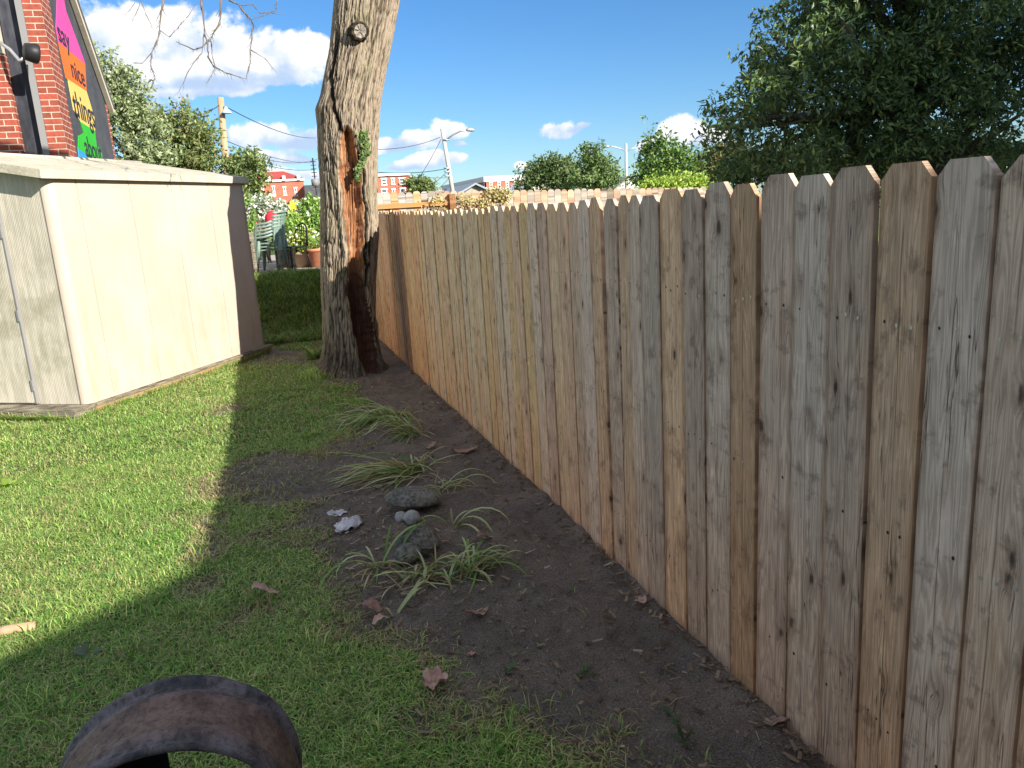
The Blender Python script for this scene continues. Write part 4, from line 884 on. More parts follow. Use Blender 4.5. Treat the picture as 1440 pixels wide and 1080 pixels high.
# stick
c0 = G(-20, 902); c1 = G(52, 889); m = MB(); m.tube([(c0[0]-c1[0], c0[1]-c1[1], .03), ((c0[0]-c1[0])*.5, (c0[1]-c1[1])*.5, .035), (0, 0, .032)], [.020, .023, .021], 12)
tag(m.build('stick', M['pole'], loc=(c1[0], c1[1], 0)), 'short thick peeled stick lying on sunlit grass at the left edge', 'stick')
# broad-leaved weeds
def weed(name, px, py, n_, size, label, cols, h=.05):
    c = G(px, py); P = np.array([(c[0]+random.gauss(0, h*.6), c[1]+random.gauss(0, h*.6), float(zg(c[0], c[1]))+random.uniform(.01, h)) for _ in range(n_)])
    V, Fq_, C = leafcloud(P, (0, -.5, 1.6), size, cols, .6); q = V.reshape(-1, 4, 3); cc_ = np.array([c[0], c[1], float(zg(c[0], c[1]))+.01])
    dd = q[:, 2]-cc_; q[:, 1] = cc_+dd*.6+(q[:, 1]-q[:, 3])*.5; q[:, 3] = cc_+dd*.6-(q[:, 1]-cc_-dd*.6); V = np.concatenate([[cc_], q[:, 1:].reshape(-1, 3)]); b_ = np.arange(len(q))[:, None]*3
    Fq_ = np.concatenate([np.zeros((len(q), 1), int), b_+np.array([[1, 2, 3]])], 1); C = np.concatenate([C[:1], C.reshape(-1, 4, 3)[:, 1:].reshape(-1, 3)])
    tag(npmesh(name, V, Fq_, M['leaf'], col=C), label, 'weed')
GC = [(.06, .10, .035), (.09, .14, .05), (.05, .08, .03)]
weed('broadleaf_weed', 445, 505, 60, .07, 'leafy pale green weed growing at the left foot of the trunk', [(.20, .30, .08), (.16, .25, .06)], .14)
weed('broadleaf_weed', 712, 948, 7, .035, 'tiny seedling alone in the bare soil below the pale heart-shaped leaf', GC, .03)
weed('broadleaf_weed', 945, 1010, 6, .03, 'seedling with narrow leaves in the bare soil near the camera', GC, .05)
weed('broadleaf_weed', 962, 1046, 7, .03, 'low seedling nearest the bottom edge in the bare soil', GC, .03)
weed('broadleaf_weed', 820, 950, 14, .02, 'faint patch of moss-like seedlings in the bare soil', GC, .05)
weed('broadleaf_weed', 14, 685, 16, .07, 'bright round-leaved weed in the sunlit lawn at the left edge', [(.22, .32, .06)], .05)
weed('broadleaf_weed', 125, 925, 9, .05, 'greyish broad-leaved weed in shaded grass above the drum ring', [(.16, .20, .14), (.12, .17, .10)], .04)
# leaf litter and clods (uncountable)
n = 7500; x = RNG.uniform(-.5, 1.44, n); y = 1.4+9*RNG.random(n)**1.6; near_f = (x > 1.44-.02-.10*np.abs(RNG.normal(size=n)))
x2 = 1.435-np.abs(RNG.normal(0, .045, 2600)); y2 = 1.3+9*RNG.random(2600)**1.4
x3 = RNG.normal(.45, .28, 1500); y3 = RNG.normal(3.9, .55, 1500)
x = np.concatenate([x, x2, x3]); y = np.concatenate([y, y2, y3]); k_ = (soilmask(x, y) > .35) & (x < 1.445); x, y = x[k_], y[k_]; n = len(x)
L = (.004+.05*RNG.random(n)**3.2); Wd = np.where(RNG.random(n) < .55, RNG.uniform(.0012, .0025, n), np.minimum(L*.45, .012)); a = RNG.uniform(0, math.tau, n)
dx_, dy_ = np.cos(a)*L/2, np.sin(a)*L/2; px_, py_ = -np.sin(a)*Wd/2, np.cos(a)*Wd/2; z = zg(x, y)+.014+RNG.uniform(0, .008, n)+.012*sst(x, 1.3, 1.45); tl = RNG.normal(0, .25, n)*L/2
V = np.stack([np.stack([x-dx_-px_, y-dy_-py_, z-tl], 1), np.stack([x+dx_-px_, y+dy_-py_, z+tl], 1), np.stack([x+dx_+px_, y+dy_+py_, z+tl+.001], 1), np.stack([x-dx_+px_, y-dy_+py_, z-tl+.001], 1)], 1)
cl_ = np.array([(.34, .25, .15), (.24, .15, .09), (.14, .09, .06), (.50, .42, .32), (.30, .22, .15), (.10, .08, .05)])[RNG.choice(6, n, p=[.18, .24, .25, .06, .17, .10])]*RNG.uniform(.6, 1.2, (n, 1))
lt = npmesh('leaf_litter', V.reshape(-1, 3), np.arange(n)[:, None]*4+np.array([[0, 1, 2, 3]]), M['leaf'], col=np.repeat(cl_, 4, 0)); tag(lt, 'straw, bark chips and dry leaf bits scattered on the soil', 'litter', kind='stuff')
n = 9000; x = RNG.uniform(-.4, 1.44, n); y = 1.4+8*RNG.random(n)**1.5; k_ = soilmask(x, y) > .5; x, y = x[k_], y[k_]; n = len(x)
oc = np.array([(1, 0, 0), (-1, 0, 0), (0, 1, 0), (0, -1, 0), (0, 0, 1), (0, 0, -1)], float); of = np.array([(0, 2, 4), (2, 1, 4), (1, 3, 4), (3, 0, 4), (2, 0, 5), (1, 2, 5), (3, 1, 5), (0, 3, 5)])
s_ = (.0022+.008*RNG.random(n)**5)[:, None, None]; V = oc[None]*s_*RNG.uniform(.6, 1.4, (n, 6, 1)); V[..., 0] += x[:, None]; V[..., 1] += y[:, None]; V[..., 2] += (zg(x, y)+.006*RNG.random(n)+.004)[:, None]
tag(npmesh('soil_clods', V.reshape(-1, 3), (np.arange(n)[:, None, None]*6+of[None]).reshape(-1, 3), M['clod'], smooth=False), 'small dark crumbs of soil over the bare bed', 'soil', kind='stuff')
# ------------------------------------------------------------------ patio furniture and plants
ZP = .846
def plastic_chair(label, loc, rz, group):
    r = empty('plastic_chair', loc, rz); tag(r, label, 'chair', group)
    m = MB(); g_ = []
    n1_, n2_ = 7, 7; 
    m.box((-.21, -.22, .40), (.21, .20, .425)); m.build('seat', M['green_plastic'], r)
    m = MB()      # curved back of slats with a top rail: wraps round
    def bp(a, z): rr_ = .27+.03*(z-.4); return (rr_*math.sin(a), .02+rr_*math.cos(a)*.85+.10*(z-.42), z)
    for j in range(9):
        a0 = -1.15+j*2.3/9+.03; a1 = a0+2.3/9-.07; P = [bp(a0, .43), bp(a1, .43), bp(a1, .80), bp(a0, .80)]; Q = [(p[0]*1.04, p[1]*1.04, p[2]) for p in P]
        m.add(P+Q, [(0, 1, 2, 3), (7, 6, 5, 4), (0, 4, 5, 1), (1, 5, 6, 2), (2, 6, 7, 3), (3, 7, 4, 0)])
    m.tube([bp(a, .82+.03*math.cos(a)) for a in np.linspace(-1.25, 1.25, 13)], .022, 6); m.build('backrest', M['green_plastic'], r)
    for s_ in (-1, 1):
        m = MB(); m.tube([(s_*.26, .14, .70), (s_*.275, 0, .655), (s_*.265, -.16, .645), (s_*.25, -.21, .60), (s_*.235, -.22, .42)], .022, 6); m.build('armrest', M['green_plastic'], r)
        for yy in (-1, 1):
            m = MB(); m.tube([(s_*.20, yy*.19, .41), (s_*.25, yy*.23, .01)], [.032, .022], 6); m.build('leg', M['green_plastic'], r)
    return r
def dup(root, loc, rz, label):
    r = root.copy(); COL.objects.link(r); r.location = loc; r.rotation_euler = (0, 0, rz); r['label'] = label
    for ch_ in list(root.children): c = ch_.copy(); COL.objects.link(c); c.parent = r
    return r
YC = 15.6; c = PY(384, 378, YC); sx, sz_ = c[0], ZP
names = ['lowest green plastic chair of the stack on the patio', 'second lowest green plastic chair of the patio stack', 'middle green plastic chair of the patio stack', 'second highest green plastic chair of the patio stack', 'topmost green plastic chair of the patio stack']
c1_ = plastic_chair(names[0], (sx, YC, ZP), math.radians(-105), 'green stacked patio chairs')
for i in range(1, 5): dup(c1_, (sx+.012*i, YC, ZP+.062*i), math.radians(-105), names[i])
c = PY(352, 378, YC); dup(c1_, (c[0]-.22, YC+.1, ZP), math.radians(80), 'green plastic chair mostly hidden behind the shed corner')
# black metal chair and table
c = PY(410, 375, YC+.2); r = empty('metal_chair', (c[0]+.08, YC+.3, ZP), math.radians(-60)); tag(r, 'black metal patio chair with hooped back right of the plastic chairs', 'chair')
m = MB(); m.tube([(-.20, .20, .42)]+[(.22*math.cos(a), .20+.06*math.sin(a), .62+.24*math.sin(a)) for a in np.linspace(math.pi, 0, 13)]+[(.20, .20, .42)], .018, 6)
for i in range(-2, 3): m.tube([(i*.07, .21, .43), (i*.07, .245, .62+.22*math.cos(i*.45))], .009, 5)
m.tube([(.15*math.cos(a), .235+.02*math.sin(a), .64+.09*math.sin(a)) for a in np.linspace(0, math.tau, 13)], .009, 5); m.build('backrest', M['black_metal'], r)
m = MB(); m.lathe([(.01, .415), (.22, .42), (.225, .43), (.21, .435), (.01, .43)], 20); m.build('seat', M['black_metal'], r)
for a, b in ((-1, -1), (1, -1), (-1, 1), (1, 1)): m = MB(); m.tube([(a*.17, b*.17, .42), (a*.22, b*.22, .0)], .018, 6); m.build('leg', M['black_metal'], r)
c = PY(398, 377, YC-.1); r = empty('wooden_stool', (c[0]+.06, YC-.2, ZP), .3); tag(r, 'small slatted wooden stool standing between the stack and the metal chair', 'stool')
m = MB(); 
for i in range(4): m.box((-.14+i*.075, -.14, .38), (-.14+i*.075+.06, .14, .40))
m.build('seat', M['plank'], r)
for a in (-1, 1):
    for b in (-1, 1): m = MB(); m.box((a*.12-.02, b*.12-.02, 0), (a*.12+.02, b*.12+.02, .378)); m.build('leg', M['plank'], r)
c = PY(352, 372, YC); r = empty('side_table', (c[0]-.02, YC-.45, ZP), .1); tag(r, 'small weathered wooden side table left of the chair stack', 'table')
m = MB(); m.box((-.14, -.14, .60), (.14, .14, .76)); m.build('tabletop', M['plank'], r)
for a in (-1, 1):
    for b in (-1, 1): m = MB(); m.box((a*.11-.022, b*.11-.022, 0), (a*.11+.022, b*.11+.022, .598)); m.build('leg', M['plank'], r)
def pot(px, py, Y, rad, h, mt, label, plantcols, ph, flw=None, n_=500, ls=.05):
    c = PY(px, py, Y); r = empty('plant_pot', (c[0], Y, ZP)); tag(r, label, 'potted plant')
    m = MB(); m.lathe([(rad*.72, 0), (rad*.95, h*.85), (rad*1.08, h*.86), (rad*1.08, h), (rad*.95, h), (rad*.9, h*.93), (.01, h*.92)], 20); m.build('pot', mt, r)
    P = crownpts([(0, 0, h+ph*.45, rad*1.5, rad*1.3, ph*.55)], n_, .9); V, Fq_, C = leafcloud(P, (0, -.5, .8), ls, plantcols, .55)
    npmesh('foliage', V, Fq_, M['leaf'], r, col=C)
    if flw:
        P = crownpts([(0, 0, h+ph*.6, rad*1.5, rad*1.3, ph*.5)], 70, .1); V, Fq_, C = leafcloud(P, (0, -2, 1), ls*.9, [flw], .95); tag(npmesh('flowers', V, Fq_, M['leaf'], r, col=C), kind='stuff')
LG_ = [(.20, .34, .06), (.28, .42, .10), (.14, .25, .05)]
pot(445, 372, 15.9, .17, .36, M['terracotta'], 'tall terracotta pot close to the trunk on the patio', LG_, .30, None, 300)
pot(430, 374, 16.2, .24, .30, M['tan_pot'], 'wide tan planter of yellow-green foliage behind the metal chair', [(.36, .42, .08), (.26, .36, .07), (.42, .45, .12)], .45, (.75, .75, .72), 900, .06)
pot(408, 374, 16.8, .22, .28, M['tan_pot'], 'tan planter of lime leaves behind the metal chair back', LG_, .7, None, 1200, .08)
def bush(name, label, cat, px, py, Y, rx, rz, n_, ls, cols, flw=None, gap=.38, base=ZP):
    b = blob(px, py, Y, rx, rz, rx*Y/FPX*.7); r = empty(name, (b[0], b[1], base)); tag(r, label, cat)
    P = crownpts([b], n_, .8); keep = fbm(P[:, 0]*4, P[:, 1]*4, P[:, 2]*4, 2) > gap; P = P[keep]-np.array([b[0], b[1], base]); V, Fq_, C = leafcloud(P, (.2, -.6, .7), ls, cols, .5)
    npmesh('foliage', V, Fq_, M['leaf'], r, col=C); m = MB()
    for _ in range(7): e = P[random.randrange(len(P))]; m.tube([(random.uniform(-.1, .1), 0, -.05), (e[0]*.5, e[1]*.5, e[2]*.55), tuple(e)], [.018, .012, .005], 5)
    m.build('stems', M['branch'], r)
    if flw:
        P2 = P[RNG.integers(0, len(P), flw[1])]; V, Fq_, C = leafcloud(P2, (0, -2, 1), ls*flw[2], [flw[0]], .95); tag(npmesh('flowers', V, Fq_, M['leaf'], r, col=C), kind='stuff')
    return r
SG = [(.30, .36, .27), (.40, .45, .36), (.22, .29, .18)]
bush('flowering_shrub', 'airy grey-green shrub dotted with white flowers left behind the chair stack', 'shrub', 368, 296, 19, 26, 20, 2200, .07, SG, ((.75, .72, .70), 160, 1.1))
bush('flowering_shrub', 'silvery feathery shrub behind the sunflower', 'shrub', 405, 300, 19.5, 26, 18, 2200, .08, SG, ((.75, .75, .75), 120, 1.1), .36)
bush('garden_bush', 'bright green leafy bush just left of the trunk with white blooms', 'shrub', 440, 312, 18, 20, 32, 3200, .08, LG_, ((.78, .78, .76), 30, 1.4), .34)
bush('garden_bush', 'lime green bush under the sunflower behind the chairs', 'shrub', 412, 330, 17.5, 18, 26, 2400, .09, [(.30, .42, .08), (.38, .50, .14), (.20, .32, .06)], None, .34)
bush('garden_bush', 'low green bush with reddish flower heads right behind the metal chair', 'shrub', 425, 342, 17.2, 22, 14, 1300, .06, LG_, ((.55, .12, .10), 50, 1.), .4)
bush('garden_bush', 'green bush partly hidden at the far corner of the shed', 'shrub', 352, 318, 17.0, 14, 34, 1500, .08, LG_, None, .40)
c = PY(413, 300, 18.6); r = empty('sunflower', (c[0], 18.6, ZP)); tag(r, 'yellow sunflower head rising above the patio plants', 'flower')
hz = PY(413, 290, 18.6)[2]-ZP; m = MB(); m.tube([(0, 0, 0), (.02, 0, hz*.6), (0, -.02, hz)], .018, 6); m.build('stem', M['branch'], r)
q = [(.0, -.04, hz)]; P = np.array([(.0+.10*math.cos(a)*s_, -.05, hz+.10*math.sin(a)*s_) for s_ in (.2, .5) for a in np.linspace(0, math.tau, 14)]); V, Fq_, C = leafcloud(P, (0, -5, .5), .08, [(.85, .70, .03), (.9, .78, .08)], .5); npmesh('petals', V, Fq_, M['leaf'], r, col=C)
c = PY(382, 306, 17.6); r = empty('red_parasol', (c[0], 17.6, ZP)); tag(r, 'small folded red fabric parasol standing behind the chair stack', 'parasol')
zz_ = c[2]-ZP; m = MB(); m.tube([(0, 0, 0), (0, 0, zz_+.1)], .015, 6); m.build('pole', M['steel'], r)
m = MB(); m.lathe([(.12, zz_-.22), (.15, zz_-.12), (.13, zz_+.05), (.03, zz_+.15)], 10); m.build('canopy', M['red'], r)
# ------------------------------------------------------------------ background buildings
def building(name, label, corners, Y, zbase, top_px, depth, wallm, roof=None, wins=(), trimm=None, parapet=.0, winframe='white'):
    """front face from pixel xL..xR at depth Y, axis aligned"""
    (xl, xr, yt) = corners; a = PY(xl, yt, Y); b = PY(xr, yt, Y); zt = (a[2]+b[2])/2
    r = empty(name, (a[0], Y, zbase)); tag(r, label, 'building'); w_ = b[0]-a[0]; h = zt-zbase
    m = MB(); m.box((0, 0, 0), (w_, depth, h)); m.build('wall', wallm, r)
    if trimm: m = MB(); m.box((-.15, -.25, h+.02), (w_+.15, depth+.1, h+.3)); m.build('cornice', trimm, r)
    for (wl_, wr_, wt_, wb_) in wins:
        p0 = PY(wl_, wt_, Y); p1 = PY(wr_, wb_, Y); x0, x1 = p0[0]-a[0], p1[0]-a[0]; z1, z0 = (p0[2]-zbase), (p1[2]-zbase)
        m = MB(); m.box((x0-.08, -.10, z0-.12), (x1+.08, -.003, z0)); m.box((x0-.08, -.10, z1), (x1+.08, -.003, z1+.16))
        m.box((x0, -.06, z0+.003), (x0+.09, -.003, z1-.003)); m.box((x1-.09, -.06, z0+.003), (x1, -.003, z1-.003)); m.box((x0+.093, -.06, (z0+z1)/2-.05), (x1-.093, -.003, (z0+z1)/2+.05))
        wf = m.build('window', M[winframe], r)
        m = MB(); m.box((x0+.093, -.03, z0+.003), (x1-.093, -.002, z1-.003)); m.build('pane', M['glass'], wf)
    return r, w_, h, a
W1 = [(367+i*15.5, 372+i*15.5, 262+i*1.0, 272+i*1.0) for i in range(4)]+[(367+i*15.5, 372+i*15.5, 284, 295) for i in range(4)]
r, w_, h, a = building('brick_building', 'orange-red brick building with a red mansard roof seen above the patio plants', (345, 427, 256), 110, .8, 0, 14, M['brick_far'], wins=W1, trimm=M['white'])
m = MB(); zr = PY(385, 240, 110)[2]-.8; m.add([(0, 0, h+.36), (w_, 0, h+.36), (w_, 14, h+.36), (0, 14, h+.36), (1.2, 2, zr), (w_-2.4, 2, zr), (w_-2.4, 12, zr), (1.2, 12, zr)], [(0, 1, 5, 4), (1, 2, 6, 5), (2, 3, 7, 6), (3, 0, 4, 7), (4, 5, 6, 7)]); rf = m.build('roof', M['roof_red'], r)
for i in range(4):
    x0 = .9+i*1.9; m = MB(); m.box((x0, -.4, h+.1), (x0+.4, .5, h+.75)); m.build('dormer', M['white'], rf)
r, w_, h, a = building('brick_building', 'low brick building with dark upper floor left of the trunk', (427, 458, 281), 105, .8, 0, 10, M['brick_far'], wins=[(431, 434, 283, 288), (438, 441, 283, 288)], trimm=M['trim'])
m = MB(); m.box((.3, .6, h+.36), (w_-.3, 8, h+1.9)); m.build('upper_floor', M['char'], r)
W2 = [(536, 544, 252.5, 259.5), (550, 555, 252, 258.5), (561, 570, 251.5, 258.5), (536, 545, 267, 275), (551, 556, 267, 275), (562, 571, 266, 274)]
building('brick_building', 'three-storey flat-roofed brick block right of the trunk', (529.5, 574.5, 247.5), 100, .8, 0, 12, M['brick_far'], wins=W2, trimm=M['white'])
W3 = [(688+i*11.5, 692.5+i*11.5, 257.5-i*.4, 263.5-i*.4) for i in range(6)]
r, w_, h, a = building('shop_building', 'brick shop building with white cornice and white ground floor', (681, 752, 254), 120, .8, 0, 30, M['brick_far'], wins=W3)
z1 = PY(690, 248, 120)[2]-.8; m = MB(); m.box((-.1, -.15, h), (w_+.1, 30, z1)); m.build('cornice', M['white'], r)
z1 = PY(690, 265, 120)[2]-.8; m = MB(); m.box((-.05, -.2, 0), (w_+.05, -.005, z1)); m.build('ground_floor_front', M['white'], r)
a2 = PY(651, 258, 135); x0 = a2[0]-a[0]; m = MB(); m.prism([(0, 0), (0, PY(681, 249, 120)[2]-.8), (15, PY(651, 258, 135)[2]-.8), (15, 0)][::-1], lambda y, z: (-.02+x0*y/15, y, z), lambda y, z: (-.02+x0*y/15+.3, y, z)); m.build('grey_side_wall', M['grey_wall'], r)
def gable(label, px0, px1, pyr, pye, Y, wallm, roofm, depth=10):
    a = PY(px0, pye, Y); b = PY(px1, pye, Y); rz = PY((px0+px1)/2, pyr, Y)[2]-.8; w_ = b[0]-a[0]; h = (a[2]+b[2])/2-.8
    r = empty('house', (a[0], Y, .8)); tag(r, label, 'house')
    m = MB(); m.prism([(0, 0), (w_, 0), (w_, h), (w_/2, rz), (0, h)], lambda x, z: (x, 0, z), lambda x, z: (x, depth, z)); m.build('wall', wallm, r)
    m = MB()
    for s_ in (0, 1):
        f = (lambda x: x) if s_ == 0 else (lambda x: w_-x); vs = [(f(-.4), -.5, h-.25), (f(w_/2), -.5, rz+.08), (f(w_/2), depth+.5, rz+.08), (f(-.4), depth+.5, h-.25)]
        vs += [(a_, b_, c_+.18) for a_, b_, c_ in vs]; m.add(vs, [(0, 1, 2, 3), (4, 7, 6, 5), (0, 4, 5, 1), (1, 5, 6, 2), (2, 6, 7, 3), (3, 7, 4, 0)])
    m.build('roof', roofm, r)
gable('grey-roofed house with a tan gable in front of the brick shop', 636, 700, 261, 276, 75, M['roof_grey'], M['grey_wall'])
gable('cream gabled house right of the brick shop', 738, 790, 256, 270, 80, M['trim'], M['white'])
gable('small white gabled house between the far trees', 868, 905, 250, 262, 85, M['white'], M['roof_grey'])
gable('long low pale house left of the grey-roofed house', 590, 645, 270, 275, 95, M['trim'], M['roof_grey'])
# ------------------------------------------------------------------ poles, lamps, wires
def pole(name, label, cat, pb, pt, Y, r0, r1, mt, extra=None):
    b = PY(*pb, Y); t = PY(*pt, Y); dv = Vector(t)-Vector(b); base = Vector(b)-dv*((b[2]-.8)/dv.z); o = empty(name, tuple(base)); tag(o, label, cat)
    m = MB(); m.tube([(0, 0, 0), tuple(Vector(t)-base)], [r0, r1], 10); m.build('pole', mt, o)
    return o, base
o, b = pole('utility_pole', 'brown timber utility pole with a pale blue lamp behind the shed roof', 'utility pole', (319, 245), (310, 137), 34, .16, .12, M['pole'])
lv = lambda px, py, Y: tuple(Vector(PY(px, py, Y))-b)
m = MB(); m.tube([lv(311, 150, 34), lv(317, 150, 33.8)], .025, 6); m.build('bracket', M['steel'], o)
m = MB(); q = lv(318.5, 156, 33.8); m.lathe([(.20, -.09), (.19, -.06), (.10, .05), (.05, .12), (.03, .16)], 16, q); m.build('lamp_shade', M['shade_blue'], o)
m = MB()
for py in (145, 151): m.tube([lv(309, py, 34), lv(314, py, 34)], .03, 6)
m.build('insulators', M['steel'], o)
o2, b = pole('street_light', 'leaning grey timber pole with a curved street lamp arm right of the trunk', 'street light', (637, 272), (621.5, 181), 54, .15, .13, M['grey_pole'])
lv = lambda px, py, Y: tuple(Vector(PY(px, py, Y))-b)
m = MB(); m.tube([lv(626, 198, 54), lv(636, 190, 53.8), lv(647, 184.5, 53.5), lv(657, 183, 53.4)], .055, 8); m.build('arm', M['steel'], o2)
m = MB(); m.tube([lv(655, 183, 53.4), lv(658, 182.5, 53.4), lv(663, 182.5, 53.4), lv(668, 183.5, 53.4)], [.05, .12, .13, .05], 8); m.build('lamp_head', M['steel'], o2)
m = MB()
for py in (196, 236, 241, 247): m.tube([lv(619+py*.022, py, 53.8), lv(627+py*.025, py+1, 53.8)], .05, 6)
m.build('insulators', M['steel'], o2)
def double(label, px, pyb, pyt, pya, Y, arm, hh_):
    o, b = pole('street_light', label, 'street light', (px, pyb), (px-.2, pyt), Y, .11*Y/50, .08*Y/50, M['grey_pole']); lv = lambda x, y_: tuple(Vector(PY(x, y_, Y))-b)
    for s_ in (-1, 1):
        m = MB(); m.tube([lv(px, pya), lv(px+s_*arm*.35, pya-hh_*.65), lv(px+s_*arm*.7, pya-hh_), lv(px+s_*arm, pya-hh_)], .035*Y/50, 6); m.build('arm', M['steel'], o)
        m = MB(); m.tube([lv(px+s_*arm*.92, pya-hh_), lv(px+s_*arm, pya-hh_-.3), lv(px+s_*arm*1.18, pya-hh_+.5)], [.05*Y/50, .1*Y/50, .04*Y/50], 6); m.build('lamp_head', M['steel'], o)
double('tall double-armed street light between the far trees and the young tree', 880.5, 264, 202, 213, 50, 26, 7)
double('smaller double-armed street light in front of the brick shop', 750.3, 264, 233, 242, 80, 19, 4.5)
# mast with rungs near the trunk
c = PY(444, 262, 60); r = empty('aerial_mast', (c[0], 60, .8)); tag(r, 'thin dark aerial mast with short rungs just left of the trunk', 'mast')
zt2 = PY(443, 222, 60)[2]-.8; zb2 = PY(444, 262, 60)[2]-.8; m = MB(); m.tube([(0, 0, 0), (0, 0, zt2)], .05, 6)
for i in range(8): z_ = zt2-.25-i*.26; m.tube([(-.20, 0, z_), (.20, 0, z_)], .025, 5)
m.build('mast', M['black_metal'], r); m = MB(); m.lathe([(.12, zb2), (.28, zb2+.05), (.28, zb2+.5), (.1, zb2+.55)], 10); m.build('transformer', M['grey_trim'], r)
def wire(label, A, B, sag, r=.018, name='overhead_wire'):
    A, B = Vector(PY(*A)), Vector(PY(*B)); m = MB(); m.tube([tuple(A.lerp(B, t/14)-A-Vector((0, 0, sag*4*(t/14)*(1-t/14)))) for t in range(15)], r, 4)
    tag(m.build(name, M['black_metal'], loc=tuple(A)), label, 'wire', 'overhead wires')
wire('overhead wire sloping from the top of the brown utility pole down to the mast', (312, 147, 34), (443, 194, 60), .35)
wire('thick cable from behind the shed roof rising into the left trees to the brown pole', (225, 160, 32), (311, 146, 34), .3)
wire('lowest sagging wire over the patio plants left of the trunk', (318, 215, 34), (443, 238, 60), .3)
wire('second wire between the brown pole and the mast', (318, 198, 34), (443, 228, 60), .3, .014)
wire('third thin wire crossing the low clouds left of the trunk', (318, 205, 34), (450, 222, 60), .5, .014)
wire('wire from behind the trunk up to the top of the leaning street light pole', (500, 208, 50), (619, 193, 54), .35, .022)
wire('steep guy wire falling left from the leaning pole towards the far trees', (620, 196, 54), (588, 252, 60), .1, .018)
wire('level upper cable between trunk and leaning pole above the brick block', (500, 239, 50), (629, 237, 54), .25, .03)
wire('level lower cable between trunk and leaning pole', (500, 243, 50), (631, 250, 54), .1, .016)
wire('slack wire from the leaning pole down right of the far tree', (630, 240, 54), (596, 268, 70), .1, .016)
wire('second slack wire from the leaning pole down to the rooftops', (632, 250, 54), (604, 274, 70), .1, .016)
# ------------------------------------------------------------------ trees
T1 = [(.24, .30, .14), (.32, .38, .20), (.17, .22, .10), (.40, .44, .27)]
T2 = [(.15, .20, .06), (.20, .26, .08), (.10, .15, .045), (.26, .31, .12)]
def bz(b): return (b[0], b[1], .8)
B = [blob(150, 105, 27, 20, 26), blob(180, 135, 27, 26, 28), blob(160, 175, 27, 34, 32), blob(190, 215, 27, 42, 32), blob(200, 170, 27, 22, 26)]
tree('tree', 'pale grey-green loose-topped tree beside the mural wall', 'tree', bz(B[3]), tuple(np.array(B[1][:3])), B, 15000, .13, T1, .50, .9, .16, 'trees behind the shed')
B = [blob(254, 180, 29, 36, 28), blob(232, 210, 29, 38, 34), blob(270, 205, 29, 28, 34), blob(250, 238, 29, 50, 26)]
tree('tree', 'round dense olive green tree behind the shed roof left of the utility pole', 'tree', bz(B[3]), tuple(np.array(B[0][:3])), B, 19000, .13, T2+[(.24, .20, .10)], .42, .9, .18, 'trees behind the shed')
B = [blob(346, 238, 26, 22, 20), blob(338, 262, 26, 22, 24), blob(352, 285, 26, 16, 16)]
tree('tree', 'small green tree between the utility pole and the mansard building', 'tree', bz(B[1]), tuple(np.array(B[0][:3])), B, 5200, .13, T2, .42, .9, .1, 'trees behind the shed')
B = [blob(589, 262, 100, 15, 9), blob(602, 267, 100, 9, 6)]
tree('tree', 'distant round tree right of the three-storey brick block', 'tree', bz(B[0]), tuple(np.array(B[0][:3])), B, 3000, .38, T2, .38, .3, .25, 'distant trees beyond the back fence')
B = [blob(790, 245, 60, 34, 18), blob(765, 250, 60, 22, 16), blob(812, 255, 60, 30, 14), blob(778, 232, 60, 22, 10), blob(740, 255, 60, 14, 14), blob(755, 238, 60, 12, 11)]
tree('tree', 'dark spreading tree behind the smaller double-armed street light', 'tree', bz(B[0]), tuple(np.array(B[0][:3])), B, 11000, .26, [(.10, .16, .06), (.14, .20, .07), (.08, .12, .045), (.20, .26, .10)], .42, .35, .3, 'distant trees beyond the back fence')
B = [blob(832, 215, 50, 12, 14), blob(834, 235, 50, 18, 16), blob(830, 254, 50, 30, 12), blob(856, 250, 50, 16, 12), blob(850, 233, 50, 9, 8)]
tree('tree', 'bright pointed tree left of the tall double-armed street light', 'tree', bz(B[2]), tuple(np.array(B[0][:3])), B, 7500, .22, [(.12, .19, .06), (.17, .25, .08), (.08, .13, .04), (.22, .29, .11)], .42, .5, .2, 'distant trees beyond the back fence')
B = [blob(920, 205, 20, 13, 20), blob(925, 228, 20, 24, 20), blob(952, 215, 20, 16, 16), blob(908, 243, 20, 16, 14), blob(955, 235, 20, 26, 18), blob(911, 182, 20, 5, 7), blob(930, 250, 20, 30, 14)]
tree('young_tree', 'young bright tree with ragged leader right of the tall street light', 'tree', (B[1][0], 20, .6), tuple(np.array(B[0][:3])), B, 5200, .12, [(.12, .21, .05), (.16, .27, .07), (.08, .14, .04), (.22, .32, .10)], .40, 1.6, .05)
B = [blob(1000, 235, 23, 26, 26), blob(1030, 225, 23, 30, 28), blob(985, 250, 23, 18, 16)]
tree('tree', 'reddish green tree between the young tree and the dark overhanging tree', 'tree', (B[0][0], 23, .6), tuple(np.array(B[1][:3])), B, 6500, .12, [(.14, .17, .06), (.20, .16, .08), (.09, .13, .04), (.24, .20, .10), (.10, .17, .05)], .42, 1.3, .1)
B = [blob(945, 264, 15.6, 36, 12), blob(985, 262, 15.6, 28, 12), blob(915, 268, 15.6, 16, 9)]
tree('lime_shrub', 'bright lime shrub showing above the end of the back fence', 'shrub', (B[0][0], 15.6, .6), tuple(np.array(B[0][:3])), B, 8000, .075, [(.30, .42, .05), (.38, .50, .09), (.22, .33, .04), (.42, .52, .14)], .36, 2., .03)
DT = 2.2*np.array([(.10, .13, .035)]+[(.035, .060, .022), (.050, .085, .030), (.028, .045, .018), (.070, .105, .038), (.045, .075, .030)])
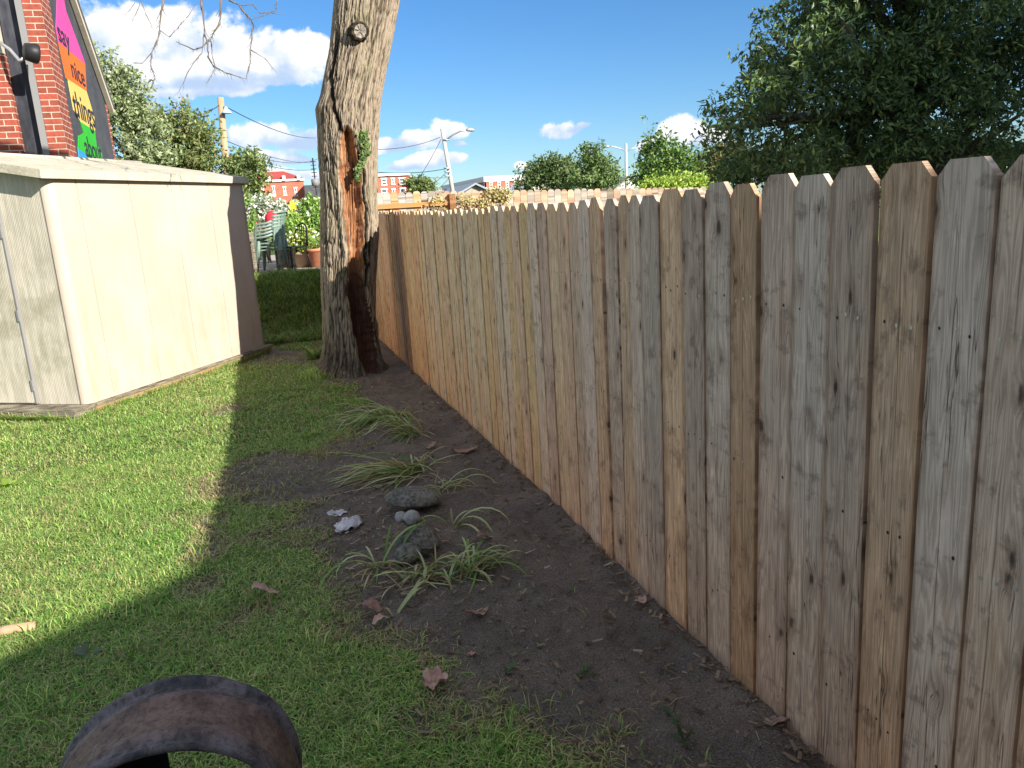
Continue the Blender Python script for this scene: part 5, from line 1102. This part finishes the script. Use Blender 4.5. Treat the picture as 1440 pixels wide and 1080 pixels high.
B = [blob(1128, 62, 7.6, 62, 50, .8), blob(1064, 138, 7.6, 60, 40, .7), blob(1035, 178, 7.6, 34, 20, .5), blob(1100, 205, 7.6, 66, 34, .7), blob(1160, 110, 7.8, 100, 90, .9), blob(1185, 0, 7.8, 88, 66, 1.), blob(1250, 150, 7.8, 110, 90, 1.),
     blob(1240, 30, 7.8, 120, 90, 1.1), blob(1350, 90, 7.6, 110, 110, 1.), blob(1420, 20, 7.6, 120, 100, 1.), blob(1380, 190, 7.6, 100, 70, .9), blob(1480, 130, 7.6, 100, 120, .9), blob(1200, 215, 7.8, 90, 36, .8), blob(1240, -30, 7.8, 110, 40, .9)]
tree('overhanging_tree', 'large dark green feathery tree rising behind the near part of the grey fence', 'tree', (8.2, 8.2, 0), (7.6, 7.9, 4.6), B, 84000, .080, DT, .46, 1.7, .2, None, .36, 'gloss_leaf', .9)
# shaded hedge filling beneath it
B = [blob(1060+i*75, 236-i*3, 10.5, 55, 26, .6) for i in range(7)]
tree('hedge', 'dark shaded hedge just visible over the fence tops beneath the large tree', 'hedge', (B[3][0], 10.5, 0), tuple(np.array(B[3][:3])), B, 16000, .09, DT, .3, 1.5, .05, None, .5, 'leaf', 0., False)
# ------------------------------------------------------------------ added unseen house behind the camera, outline shaped to shade the near lawn
shade_house = empty('house', (0, -3.5, 0)); tag(shade_house, 'added unseen shade caster behind the camera, built as a pale sided house with a sweeping roof line', 'house')
prof = [(-4, 0), (-4, 2.7), (-.47, 3.18), (1.55, 3.65), (3.34, 4.13), (3.74, 4.25), (4.32, 4.43), (4.7, 4.68), (5.24, 5.06), (7, 6.1), (8, 6.5), (10, 6.6), (10, 0)]
m = MB(); m.prism(prof[::-1], lambda x, z: (x, 0, z), lambda x, z: (x, -5, z)); m.build('wall', M['siding'], shade_house)
for i in range(4):
    m = MB(); x0 = -2.6+i*3.; m.box((x0, .003, .9), (x0+1.1, .06, 2.1)); wf = m.build('window', M['white'], shade_house)
    m = MB(); m.box((x0+.08, .062, .98), (x0+1.02, .07, 2.02)); m.build('pane', M['glass'], wf)

shade_house2 = empty('house', (11.3, -4, 0)); tag(shade_house2, 'added unseen shade caster right of the camera, built as a tall pale house beyond the fence', 'house')  # second house added out of view to darken the overhanging tree
m = MB(); m.box((0, 0, 0), (7, 7, 8.0)); m.build('wall', M['siding'], shade_house2)
m = MB(); m.add([(-.3, -.3, 8.0), (7.3, -.3, 8.0), (7.3, 7.3, 8.0), (-.3, 7.3, 8.0), (2, 3.5, 9), (5, 3.5, 9)], [(0, 1, 5, 4), (2, 3, 4, 5), (1, 2, 5), (3, 0, 4), (3, 2, 1, 0)]); m.build('roof', M['roof_grey'], shade_house2)
for z in (1.2, 4.2, 7.0):
    for yy in (1., 3.2, 5.4): m = MB(); m.box((-.05, yy, z), (-.003, yy+.9, z+1.3)); m.build('window', M['glass'], shade_house2)
